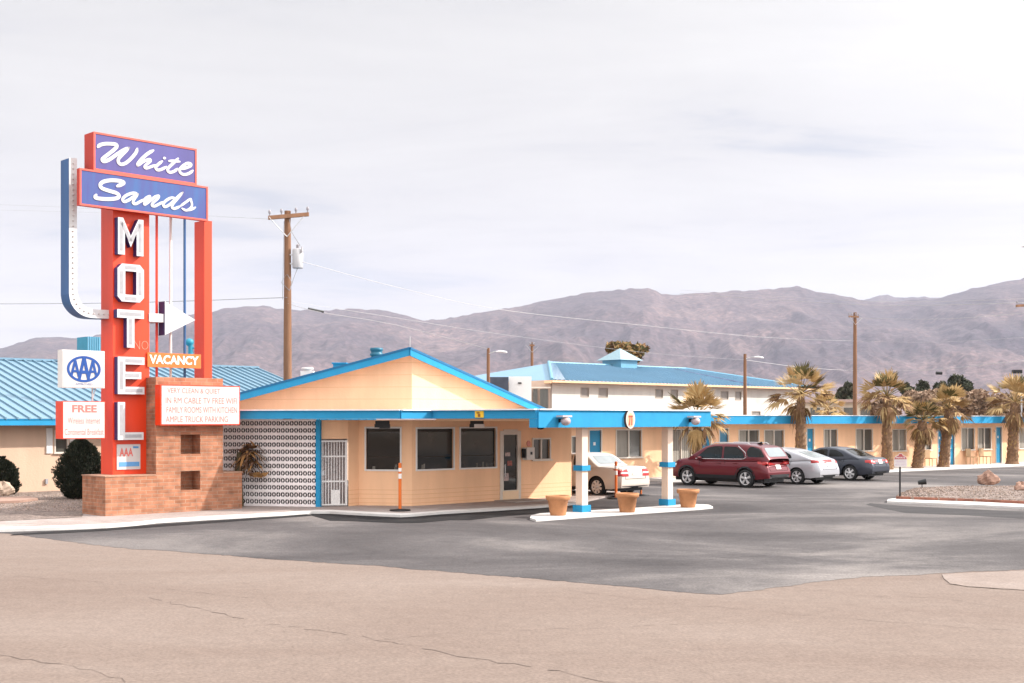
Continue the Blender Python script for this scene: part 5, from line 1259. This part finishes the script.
# ------------------------------------------------------------------ CARS
def smoothstep(a, b2, x):
    t = max(0, min(1, (x-a)/(b2-a))); return t*t*(3-2*t)
def car(name, label, spec, loc, heading, paint):
    """+x forward, built at the origin then placed"""
    S_ = spec; L, W, wr = S_['L'], S_['W'], S_['wr']; xr, xf = S_['xr'], S_['xf']
    t = thing(name, label, 'car', (0,0,0), 0, 'cars parked in the motel lot')
    belt, roof = S_['belt'], S_['roof']; sill = S_['sill']; ar = wr+.055
    N = 96; xs = [L*i/N for i in range(N+1)]
    extra = []
    for cx in (xr, xf): extra += [cx+ar*cos(pi*k/14) for k in range(15)]
    xs = sorted(set(round(v, 4) for v in xs+extra)); K = 9
    def plan(x):
        a = 1-.14*max(0, 1-x/.55)**2.2-.22*max(0, 1-(L-x)/.8)**2.2; return W/2*a
    def endoff(x, z):   # pull the end faces in above and below the bumper
        q = 0
        k = max(0, 1-x/.5); bz = S_.get('rb', .55); q += k*(S_.get('rlean', .25)*max(0, z-bz-.05)+.35*max(0, .42-z)) 
        k = max(0, 1-(L-x)/.5); q -= k*(.35*max(0, z-.62)+.35*max(0, .40-z)); return q
    def bot(x):
        z = sill+.05*max(0, 1-x/.4)+.03*max(0, 1-(L-x)/.4)
        for cx in (xr, xf):
            d_ = abs(x-cx)
            if d_ < ar: z = max(z, wr+sqrt(max(0, ar*ar-d_*d_)))
        return z
    body = MB(); rings = []
    for x in xs:
        zt_ = interp(belt, x); zb_ = min(bot(x), zt_-.05); w = plan(x); ring = []
        for k in range(K+1):
            s = k/K; z = zb_+(zt_-.05-zb_)*s; zn = (z-sill)/(zt_-sill)
            y = w*(.935+.065*sin(pi*min(1, max(0, zn*.95+.12))))-.02*smoothstep(.75,1,zn)
            ring.append((x+endoff(x,z), y, z))
        y0 = ring[-1][1]; 
        for (fy, dz) in ((.965,.025),(.90,.042),(.6,.058),(.3,.066),(0,.07)):
            ring.append((x+endoff(x,zt_), y0*fy, zt_-.05+dz*1.0*min(1,1)))
        rings.append(ring)
    for sgn in (1,-1):
        vs = [(p[0], p[1]*sgn, p[2]) for r_ in rings for p in r_]; n = len(rings[0])
        fs = [(i*n+j, (i+1)*n+j, (i+1)*n+j+1, i*n+j+1)[::sgn] for i in range(len(xs)-1) for j in range(n-1)]
        body.add(vs, fs, 0, True)
    for idx in (0, -1):   # end caps
        r_ = rings[idx]; n = len(r_); vs = [(p[0], p[1], p[2]) for p in r_]+[(p[0], -p[1], p[2]) for p in r_[:-1]][::-1]
        nn = len(vs); c = [(vs[i], vs[nn-2-i] if False else vs[i]) for i in range(1)]
        cc = (r_[0][0] + (0 if idx == 0 else 0), 0, (r_[0][2]+r_[-1][2])/2)
        half = [p for p in r_]; mir = [(p[0], -p[1], p[2]) for p in r_]
        for j in range(n-1):
            q = [half[j], half[j+1], mir[j+1], mir[j]]
            body.add(q, [(0,1,2,3) if idx == -1 else (3,2,1,0)], 0, True)
    bo = body.build('body', paint, t)
    # greenhouse
    gx0, gx1 = roof[0][0], roof[-1][0]; M = 44; rings2 = []
    tum = S_.get('tum', .22)
    for i in range(M+1):
        x = gx0+(gx1-gx0)*i/M; zt_ = interp(roof, x); zb_ = interp(belt, min(max(x, 0), L))-.06; w = plan(x)*.955; ring = []
        for k in range(7):
            s = k/6; z = zb_+(zt_-.06-zb_)*s; y = w-tum*max(0, (z-zb_))**1.25
            ring.append((x, y, z))
        y0 = ring[-1][1]
        for fy, dz in ((.95,.03),(.86,.047),(.6,.058),(.3,.063),(0,.065)): ring.append((x, y0*fy, zt_-.06+dz))
        rings2.append(ring)
    gh = MB(); n = len(rings2[0])
    for sgn in (1,-1):
        vs = [(p[0], p[1]*sgn, p[2]) for r_ in rings2 for p in r_]
        gh.add(vs, [(i*n+j, (i+1)*n+j, (i+1)*n+j+1, i*n+j+1)[::sgn] for i in range(M) for j in range(n-1)], 0, True)
    go = gh.build('cabin', paint, t)
    # surface to lay details on
    V = body.v+gh.v; F = body.f+[[len(body.v)+i for i in f] for f in gh.f]; bvh = BVHTree.FromPolygons([Vector(v) for v in V], F)
    def patch(mb, poly, axis, off_=.006, m=0, levels=5):
        P = poly; cx = sum(p[0] for p in P)/len(P); cy = sum(p[1] for p in P)/len(P); n = len(P); vs = []
        for lv in range(levels+1):
            for p in P:
                s = lv/levels; a, b2 = cx+(p[0]-cx)*s, cy+(p[1]-cy)*s
                if axis == 'l': o_, d_ = Vector((a, 3, b2)), Vector((0,-1,0))
                elif axis == 'r': o_, d_ = Vector((a, -3, b2)), Vector((0,1,0))
                elif axis == 'b': o_, d_ = Vector((-2, a, b2)), Vector((1,0,0))
                elif axis == 'f': o_, d_ = Vector((L+2, a, b2)), Vector((-1,0,0))
                hit = bvh.ray_cast(o_, d_)
                h_ = hit[0] if hit[0] is not None else o_+d_*3
                nn_ = hit[1] if hit[0] is not None else -d_
                if nn_.dot(d_) > 0: nn_ = -nn_
                vs.append(h_-d_*off_*.5+nn_*off_*.5)
        mb.add(vs, [(lv*n+i, lv*n+(i+1) % n, (lv+1)*n+(i+1) % n, (lv+1)*n+i) for lv in range(levels) for i in range(n)], m, True)
    def rnd_poly(P, n=5):
        Q = [tuple(p) for p in P]; out = []
        for i in range(len(Q)):
            a, b2, c = Q[i-1], Q[i], Q[(i+1) % len(Q)]; L1 = hypot(a[0]-b2[0], a[1]-b2[1]); L2 = hypot(c[0]-b2[0], c[1]-b2[1]); r_ = min(.07, L1*.4, L2*.4)
            p0 = (b2[0]+(a[0]-b2[0])*r_/L1, b2[1]+(a[1]-b2[1])*r_/L1); p1 = (b2[0]+(c[0]-b2[0])*r_/L2, b2[1]+(c[1]-b2[1])*r_/L2)
            for k in range(4): s = k/3; out.append(((1-s)**2*p0[0]+2*s*(1-s)*b2[0]+s*s*p1[0], (1-s)**2*p0[1]+2*s*(1-s)*b2[1]+s*s*p1[1]))
        return dense(out)
    def dense(P):
        out = []
        for a, b2 in zip(P, P[1:]+P[:1]):
            L_ = hypot(b2[0]-a[0], b2[1]-a[1]); n = max(1, int(L_/.1))
            for k in range(n): s = k/n; out.append((a[0]*(1-s)+b2[0]*s, a[1]*(1-s)+b2[1]*s))
        return out
    CG = mat('car_glass', (.010,.012,.013), .05, .2, 3, spec=.35)
    for wpoly in S_['windows']:
        for ax in 'lr':
            m = MB(); patch(m, rnd_poly(wpoly), ax, .008); m.build('side_window', S_.get('glass', CG), go)
    if S_.get('chrome'):
        m = MB()
        for ax in 'lr': 
            sg = 1 if ax == 'l' else -1
            P = []
            for (a, b2) in S_['chrome']:
                h_ = bvh.ray_cast(Vector((a, 3*sg, b2)), Vector((0,-sg,0)))[0]
                if h_: P.append(h_+Vector((0, .012*sg, 0)))
            m.tube(P, .014, 5)
        m.build('window_trim', mat('chrome_trim', (.7,.7,.7), .2, .02, 4, metal=.9), go)
    m = MB(); patch(m, rnd_poly(S_['rearglass']), 'b', .008, levels=8); m.build('rear_window', mat('bright_rear_glass', (.22,.25,.26), .08, .15, 2, spec=.8) if S_.get('brightglass') else CG, go)
    m = MB(); patch(m, rnd_poly(S_['windscreen']), 'f', .008, levels=8); m.build('windscreen', CG, go)
    RL = mat('tail_lamp_red', (.42,.012,.012), .3, .15, 6, spec=.6)
    for pl in S_['tail']:
        for sg in (1,-1):
            m = MB(); patch(m, dense([(a*sg, b2) for a, b2 in pl][::sg]), 'b', .014); o_ = m.build('tail_lamp', RL, bo)
    for pl in S_.get('tailside', []):
        for ax in 'lr': m = MB(); patch(m, dense(pl), ax, .012); m.build('tail_lamp', RL, bo)
    for pl in S_.get('reverse', []):
        for sg in (1,-1): m = MB(); patch(m, dense([(a*sg, b2) for a, b2 in pl][::sg]), 'b', .018); m.build('reversing_lamp', mat('lamp_clear', (.75,.7,.7), .2, .05, 5), bo)
    for pl in ([(.52,.62),(.86,.66),(.84,.76),(.55,.72)],):
        for sg in (1,-1): m = MB(); patch(m, dense([(a*W/1.84*sg, b2+S_.get('hl',0)) for a, b2 in pl]), 'f', .014); m.build('headlight', mat('lamp_clear', (.75,.7,.7), .2, .05, 5), bo)
    m = MB(); pz = S_['plate']; patch(m, dense([(-.16,pz-.08),(.16,pz-.08),(.16,pz+.08),(-.16,pz+.08)]), 'b', .018); pl_ = m.build('licence_plate', mat('plate_white', (.72,.74,.68), .5, .12, 20), bo)
    # lower cladding, bumper line, door seams, handles, mirrors
    CL = mat('black_cladding', (.016,.016,.018), .6, .1, 8)
    if S_.get('bump'):
        for pl in S_['bump']: m = MB(); patch(m, dense(pl), 'b', .012); m.build('bumper_insert', CL, bo)
    m = MB()
    for ax in 'lr': patch(m, dense([(xr+ar+.02,sill),(xf-ar-.02,sill),(xf-ar-.02,sill+S_.get('clad',.10)),(xr+ar+.02,sill+S_.get('clad',.10))]), ax, .010)
    m.build('sill_cladding', CL, bo)
    if S_.get('archclad'):
        for cx in (xr, xf):
            for sg in (1,-1):
                m = MB(); vs = []
                for k in range(17):
                    a = pi*k/16
                    for rr in (ar-.005, ar+.06):
                        xx, zz = cx+rr*cos(a), wr+rr*sin(a); h_ = bvh.ray_cast(Vector((xx, 3*sg, zz+.006)), Vector((0,-sg,0)))[0]; yy = h_.y if h_ else W/2*sg*.97
                        vs.append((xx, yy+.012*sg, zz))
                m.add(vs, [(2*k, 2*k+1, 2*k+3, 2*k+2) for k in range(16)], 0, True); m.build('arch_cladding', CL, bo)
    SE = mat('panel_gap', (.008,.008,.008), .8)
    m = MB()
    for seam in S_['seams']:
        for ax, sg in (('l',1),('r',-1)):
            P = []
            for (a, b2) in seam:
                h_ = bvh.ray_cast(Vector((a, 3*sg, b2)), Vector((0,-sg,0)))[0]
                if h_: P.append(h_+Vector((0,.001*sg,0)))
            if len(P) > 1: m.tube(P, .007, 4, 0, False)
    for (a, b2), (c, e) in S_.get('rearseams', []):
        P = []
        for k in range(9):
            s = k/8; h_ = bvh.ray_cast(Vector((-2, a*(1-s)+c*s, b2*(1-s)+e*s)), Vector((1,0,0)))[0]
            if h_: P.append(h_+Vector((-.001,0,0)))
        m.tube(P, .008, 4, 0, False)
    m.build('panel_seams', SE, bo)
    for hx, hz in S_['handles']:
        for sg in (1,-1):
            h_ = bvh.ray_cast(Vector((hx, 3*sg, hz)), Vector((0,-sg,0)))[0]; m = MB(); m.box(W3, hx-.09, hx+.09, h_.y-.02, h_.y+.02+.012*sg, hz-.012, hz+.014); m.build('door_handle', paint, bo)
    mx, mz = S_['mirror']
    for sg in (1,-1):
        h_ = bvh.ray_cast(Vector((mx, 3*sg, mz)), Vector((0,-sg,0)))[0]; m = MB(); m.ico((mx, h_.y+.10*sg, mz+.03), .10, 0, 10, .75); m.box(W3, mx-.02, mx+.02, min(h_.y, h_.y+.08*sg), max(h_.y, h_.y+.08*sg), mz-.02, mz+.02); m.build('wing_mirror', paint, bo)
    # underbody
    m = MB(); m.box(W3, .25, L-.25, -W/2+.22, W/2-.22, .2, sill+.25); m.box(W3, xr-.5, xr+.5, -W/2+.25, W/2-.25, .25, .7); m.build('underbody', BLACK, t)
    for cx in (xr, xf):
        for sg in (1,-1):
            yc = sg*(W/2-.125); m = MB(); prof = [(wr*.70,-.10),(wr*.93,-.11),(wr,-.08),(wr,.08),(wr*.93,.11),(wr*.70,.10)]
            m.lathe((cx, yc, wr), prof, 32, 0, 'y'); ty = None
            wob = thing('wheel', None, None) if False else None
            wh = m.build('wheel', RUBBER, t)
            m = MB(); yo = yc+sg*.085
            m.lathe((cx, yo, wr), [(wr*.74,.0*sg),(wr*.70,.012*sg),(wr*.62,-.03*sg)], 32, 0, 'y')
            ns = S_.get('spokes', 5)
            for k in range(ns):
                a = 2*pi*k/ns+.3
                for da in ((-.13,.13) if S_.get('twin', True) else (0,)):
                    aa = a+da; ca, sa = cos(aa), sin(aa); w_ = .018 if S_.get('twin', True) else .035
                    q = [(cx+ca*.05-sa*w_, wr+sa*.05+ca*w_),(cx+ca*.05+sa*w_, wr+sa*.05-ca*w_),(cx+ca*wr*.69+sa*w_*1.2, wr+sa*wr*.69-ca*w_*1.2),(cx+ca*wr*.69-sa*w_*1.2, wr+sa*wr*.69+ca*w_*1.2)]
                    y_o = yo+sg*.008
                    m.add([(u, y_o, z) for u, z in q]+[(u, y_o-sg*.03, z) for u, z in q], [(0,1,2,3),(0,4,5,1),(1,5,6,2),(2,6,7,3),(3,7,4,0)])
            m.lathe((cx, yo, wr), [(.065,-.01*sg),(.06,.02*sg),(.001,.024*sg)], 12, 0, 'y'); m.build('rim', ALLOY, wh)
            m = MB(); m.lathe((cx, yo-sg*.05, wr), [(wr*.6,0),(.001,.0)], 24, 0, 'y'); m.build('brake_disc', mat('dark_brake', (.05,.05,.055), .5, .2, 5), wh)
    if S_.get('rails'):
        for sg in (1,-1): m = MB(); m.tube([(.9,sg*W*.36,interp(roof,.9)+.0),(1.0,sg*W*.36,interp(roof,1.0)+.05),(2.5,sg*W*.36,interp(roof,2.5)+.05),(2.7,sg*W*.36,interp(roof,2.7))], .018, 6); m.build('roof_rail', ALLOY, go)
        m = MB(); m.add([(.75,0,interp(roof,.75)),(1.0,0,interp(roof,1.0)),(.78,0,interp(roof,.78)+.11)], [(0,1,2)]); m.tube([(.98,0,interp(roof,1)),(.8,0,interp(roof,.8)+.1)], .03, 6); m.build('fin_aerial', BLACK, go)
    t.location = (loc[0], loc[1], 0); t.rotation_euler = (0,0,heading); return t
def carpaint(name, c, metal=.3, rough=.3):
    m = mat(name, c, rough, .04, 2, metal=metal, spec=.5, coat=.45); return m
suv = dict(L=4.65, W=1.84, wr=.355, xr=.98, xf=3.70, sill=.33,
    belt=[(0,.82),(.08,1.0),(.3,1.10),(1.5,1.07),(3.0,1.06),(3.4,1.12),(3.9,1.09),(4.25,1.03),(4.5,.93),(4.62,.80),(4.65,.68)],
    roof=[(.02,1.12),(.16,1.32),(.36,1.56),(.55,1.62),(1.2,1.69),(2.0,1.70),(2.6,1.665),(2.95,1.57),(3.35,1.33),(3.68,1.13)],
    windows=[[(1.02,1.14),(1.98,1.11),(2.0,1.58),(1.42,1.57),(1.10,1.36)],[(2.07,1.11),(3.28,1.11),(2.78,1.52),(2.4,1.585),(2.07,1.585)],[(.16,1.18),(.88,1.19),(.96,1.40),(.82,1.585),(.38,1.57)]],
    chrome=[(3.3,1.085),(2.5,1.085),(1.6,1.09),(1.08,1.10),(.94,1.17),(1.02,1.36),(1.35,1.60)],
    rearglass=[(-.64,1.20),(.64,1.20),(.56,1.54),(-.56,1.54)], brightglass=True, windscreen=[(-.66,1.12),(.66,1.12),(.55,1.56),(-.55,1.56)],
    tail=[[(.50,.86),(.84,.88),(.84,1.03),(.58,1.02)]], tailside=[[(.06,.88),(.42,.93),(.46,1.03),(.14,1.03)]], 
    plate=.80, bump=[[(-.82,.38),(.82,.38),(.86,.52),(-.86,.52)]], clad=.14, archclad=True, seams=[[(1.93,.45),(1.92,1.05)],[(3.05,.50),(3.12,.8),(3.1,1.04)],[(1.20,.98),(1.28,.78),(1.33,.7)]],
    rearseams=[((-.62,.66),(.62,.66)),((-.62,.66),(-.68,1.02)),((.62,.66),(.68,1.02))], handles=[(1.45,.93),(2.2,.93)], mirror=(3.05,1.08), rails=True, rlean=.35, hl=.12, tum=.20)
HL = atan2(Lv[1], Lv[0])
def place_by_wheel(spec, px, py, heading, side=1):
    """put the rear left wheel's contact patch at the pixel"""
    x, y = gp(px, py); lx, ly = spec['xr'], side*(spec['W']/2-.02)
    return (x-(lx*cos(heading)-ly*sin(heading)), y-(lx*sin(heading)+ly*cos(heading)))
h_ = HL+radians(2)
car('parked_suv', 'maroon SUV parked right of the second canopy column', suv, place_by_wheel(suv, 745, 487.8, h_), h_, carpaint('maroon_car_paint', (.125,.007,.014), .35, .3))
sed = dict(L=4.62, W=1.80, wr=.325, xr=1.02, xf=3.72, sill=.27,
    belt=[(0,.72),(.06,.93),(.2,.99),(.9,1.0),(1.5,.97),(3.0,.93),(3.4,.92),(4.0,.84),(4.4,.74),(4.62,.60)],
    roof=[(.62,1.0),(.95,1.13),(1.35,1.31),(1.75,1.40),(2.2,1.435),(2.6,1.40),(2.9,1.30),(3.25,1.10),(3.52,.94)],
    windows=[[(1.28,1.03),(2.02,1.01),(2.03,1.33),(1.72,1.31),(1.42,1.17)],[(2.12,1.01),(3.05,.98),(2.72,1.25),(2.45,1.33),(2.12,1.34)]],
    rearglass=[(-.62,1.05),(.62,1.05),(.50,1.33),(-.50,1.33)], windscreen=[(-.64,1.0),(.64,1.0),(.52,1.34),(-.52,1.34)],
    tail=[[(.46,.74),(.80,.75),(.80,.90),(.50,.90)]], tailside=[[(.03,.76),(.30,.79),(.33,.89),(.08,.90)]], reverse=[[(.5,.80),(.62,.80),(.62,.84),(.5,.84)]],
    plate=.82, bump=[[(-.7,.30),(.7,.30),(.74,.40),(-.74,.40)]], clad=.05, seams=[[(2.07,.40),(2.07,.98)],[(3.05,.42),(3.12,.7),(3.05,.94)],[(1.28,.97),(1.34,.75)]],
    rearseams=[((-.55,.62),(.55,.62)),((-.55,.62),(-.45,.95)),((.55,.62),(.45,.95))], handles=[(1.5,.86),(2.35,.85)], mirror=(2.95,.99), rlean=.18, tum=.30, spokes=6, twin=False)
h_ = HL+radians(2)
sil = dict(sed); sil.update(belt=[(0,.74),(.06,.96),(.18,1.03),(.6,1.04),(1.5,.99),(3.0,.93),(3.4,.92),(4.0,.84),(4.4,.74),(4.62,.60)],
    roof=[(.25,1.03),(.6,1.14),(1.0,1.27),(1.5,1.40),(2.0,1.47),(2.4,1.47),(2.8,1.36),(3.2,1.14),(3.55,.94)],
    windows=[[(1.25,1.06),(2.02,1.02),(2.03,1.38),(1.62,1.33),(1.34,1.20)],[(2.12,1.01),(3.05,.98),(2.72,1.27),(2.45,1.38),(2.12,1.40)]],
    reverse=[], tail=[[(.56,.86),(.84,.88),(.84,.98),(.66,.97)]], tailside=[[(.05,.88),(.30,.90),(.42,1.0),(.14,1.01)]], W=1.78, twin=True, rearglass=[(-.60,1.09),(.60,1.09),(.50,1.32),(-.50,1.32)], brightglass=True)
car('parked_hatchback', 'silver white car parked between the maroon SUV and the dark sedan', sil, place_by_wheel(sil, 796.5, 484.5, h_), h_, carpaint('silver_car_paint', (.46,.46,.49), .4, .32))
car('parked_sedan', 'dark blue grey sedan, last car on the right of the row', sed, place_by_wheel(sed, 849.5, 480.6, h_), h_, carpaint('slate_car_paint', (.04,.045,.062), .4, .3))
crm = dict(sed); crm.update(L=4.70, W=1.76, wr=.33, xr=1.02, belt=[(0,.76),(.03,.96),(.12,1.02),(.9,1.04),(1.5,1.01),(3.0,.96),(3.4,.95),(4.0,.88),(4.5,.80),(4.7,.64)],
    roof=[(.95,1.04),(1.15,1.14),(1.45,1.34),(1.62,1.43),(2.0,1.475),(2.5,1.46),(2.85,1.36),(3.2,1.14),(3.5,.97)],
    windows=[[(1.62,1.06),(2.12,1.05),(2.13,1.39),(1.88,1.38),(1.74,1.30)],[(2.22,1.05),(3.05,1.02),(2.75,1.28),(2.5,1.38),(2.22,1.39)]],
    rearglass=[(-.62,1.10),(.62,1.10),(.54,1.38),(-.54,1.38)], brightglass=True,
    tail=[[(.38,.71),(.80,.71),(.80,.95),(.39,.95)]], tailside=[[(.04,.76),(.16,.77),(.16,.90),(.05,.91)]], reverse=[[(.39,.80),(.74,.80),(.74,.845),(.39,.845)]],
    plate=.84, seams=[[(2.17,.42),(2.17,1.0)],[(3.1,.45),(3.1,.95)],[(1.42,.98),(1.5,.72)]], handles=[(1.6,.88),(2.4,.87)], mirror=(2.95,1.03), rlean=.06, spokes=8, bump=[[(-.78,.28),(.78,.28),(.80,.38),(-.80,.38)]])
h_ = HL+radians(1)
car('parked_sedan', 'cream white sedan parked behind the canopy between the two columns', crm, place_by_wheel(crm, 596.5, 496.6, h_), h_, carpaint('cream_car_paint', (.62,.54,.47), .0, .3))

# ------------------------------------------------------------------ HAZE
HZ = True
if HZ:
    m = MB(); m.box(W3, -14500, 14500, -300, 13600, -12, 1500)
    hm = bpy.data.materials.new('haze_air'); hm.use_nodes = True; n, l = nt(hm); n.remove(n['Principled BSDF'])
    pv = n.new('ShaderNodeVolumePrincipled'); pv.inputs['Density'].default_value = 4.3e-5; pv.inputs['Color'].default_value = (.80,.82,1.0,1); pv.inputs['Anisotropy'].default_value = 0.0
    l.new(pv.outputs[0], n['Material Output'].inputs['Volume'])
    o = m.build('haze', hm, None, (0,0,0)); tag(o, kind='stuff'); tag(o, 'thin pale haze in the air towards the mountains', 'haze')

# ------------------------------------------------------------------ WORLD AND SUN
SAZ = radians(4)      # direction the sun stands in, measured from +X towards +Y
SEL = radians(34)
w = bpy.data.worlds.new('World'); scn.world = w; w.use_nodes = True; n, l = w.node_tree.nodes, w.node_tree.links
bg = n['Background']; bg.inputs['Strength'].default_value = 1.0
sk = n.new('ShaderNodeTexSky'); sk.sky_type = 'NISHITA'; sk.sun_disc = False; sk.sun_elevation = SEL; sk.sun_rotation = pi/2-SAZ; sk.altitude = 1300; sk.dust_density = 1.5
sc = n.new('ShaderNodeMixRGB'); sc.blend_type = 'MULTIPLY'; sc.inputs[0].default_value = 1; sc.inputs[2].default_value = (.075,.075,.075,1); l.new(sk.outputs[0], sc.inputs[1])
tc = n.new('ShaderNodeTexCoord'); sx = n.new('ShaderNodeSeparateXYZ'); l.new(tc.outputs['Generated'], sx.inputs[0])
def math(op, a, b2=None):
    q = n.new('ShaderNodeMath'); q.operation = op
    for i, v in enumerate((a, b2)):
        if v is None: continue
        if isinstance(v, (int, float)): q.inputs[i].default_value = v
        else: l.new(v, q.inputs[i])
    return q.outputs[0]
zz = math('ADD', math('MAXIMUM', sx.outputs[2], 0.0), .10)
cb = n.new('ShaderNodeCombineXYZ'); l.new(math('DIVIDE', sx.outputs[0], zz), cb.inputs[0]); l.new(math('DIVIDE', sx.outputs[1], zz), cb.inputs[1])
mp = n.new('ShaderNodeMapping'); mp.inputs['Scale'].default_value = (.55,1.0,1); mp.inputs['Rotation'].default_value = (0,0,.18); mp.inputs['Location'].default_value = (2.3,.7,0); l.new(cb.outputs[0], mp.inputs[0])
no = n.new('ShaderNodeTexNoise'); no.inputs['Scale'].default_value = 1.45; no.inputs['Detail'].default_value = 8; no.inputs['Roughness'].default_value = .58; no.inputs['Distortion'].default_value = .5; l.new(mp.outputs[0], no.inputs['Vector'])
cr = n.new('ShaderNodeValToRGB'); e = cr.color_ramp.elements; e[0].position = .33; e[0].color = (.455,.458,.475,1); e[1].position = .68; e[1].color = (.575,.567,.558,1); k = e.new(.48); k.color = (.522,.517,.515,1); l.new(no.outputs['Fac'], cr.inputs[0])
# cloud veil brightened as added fill: high up, towards the sun, behind the camera
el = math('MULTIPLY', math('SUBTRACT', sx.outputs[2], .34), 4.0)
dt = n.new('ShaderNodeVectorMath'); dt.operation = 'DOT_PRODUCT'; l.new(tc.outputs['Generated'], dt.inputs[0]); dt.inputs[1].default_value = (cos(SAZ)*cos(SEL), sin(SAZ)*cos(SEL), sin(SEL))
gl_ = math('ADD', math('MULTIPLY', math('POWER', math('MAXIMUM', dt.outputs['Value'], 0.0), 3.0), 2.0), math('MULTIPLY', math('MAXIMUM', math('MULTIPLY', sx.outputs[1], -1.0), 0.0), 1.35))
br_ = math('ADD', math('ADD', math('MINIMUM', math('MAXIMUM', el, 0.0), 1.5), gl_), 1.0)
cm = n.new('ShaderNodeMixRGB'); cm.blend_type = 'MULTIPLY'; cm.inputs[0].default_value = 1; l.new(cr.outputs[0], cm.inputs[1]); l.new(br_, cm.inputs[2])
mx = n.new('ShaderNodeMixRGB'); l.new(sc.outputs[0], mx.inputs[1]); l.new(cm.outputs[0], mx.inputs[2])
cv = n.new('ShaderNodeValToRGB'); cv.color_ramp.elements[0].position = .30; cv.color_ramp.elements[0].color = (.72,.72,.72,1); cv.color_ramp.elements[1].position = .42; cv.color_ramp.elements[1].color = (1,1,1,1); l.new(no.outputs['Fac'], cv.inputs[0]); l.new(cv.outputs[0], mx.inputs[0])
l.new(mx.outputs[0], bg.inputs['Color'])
sd = bpy.data.lights.new('sun', 'SUN'); sd.energy = 4.8; sd.angle = radians(.9); sd.color = (1.0,.95,.88)
so = bpy.data.objects.new('sun', sd); COL.objects.link(so); so.location = (40,0,40)
so.rotation_euler = Vector((cos(SAZ)*cos(SEL), sin(SAZ)*cos(SEL), sin(SEL))).to_track_quat('Z', 'Y').to_euler()
scn.view_settings.view_transform = 'Standard'; scn.view_settings.look = 'None'; scn.view_settings.exposure = 0.55; scn.view_settings.gamma = 1; scn.view_settings.use_curve_mapping = False
scn.cycles.volume_bounces = 0; scn.cycles.max_bounces = 6; scn.cycles.volume_step_rate = 4
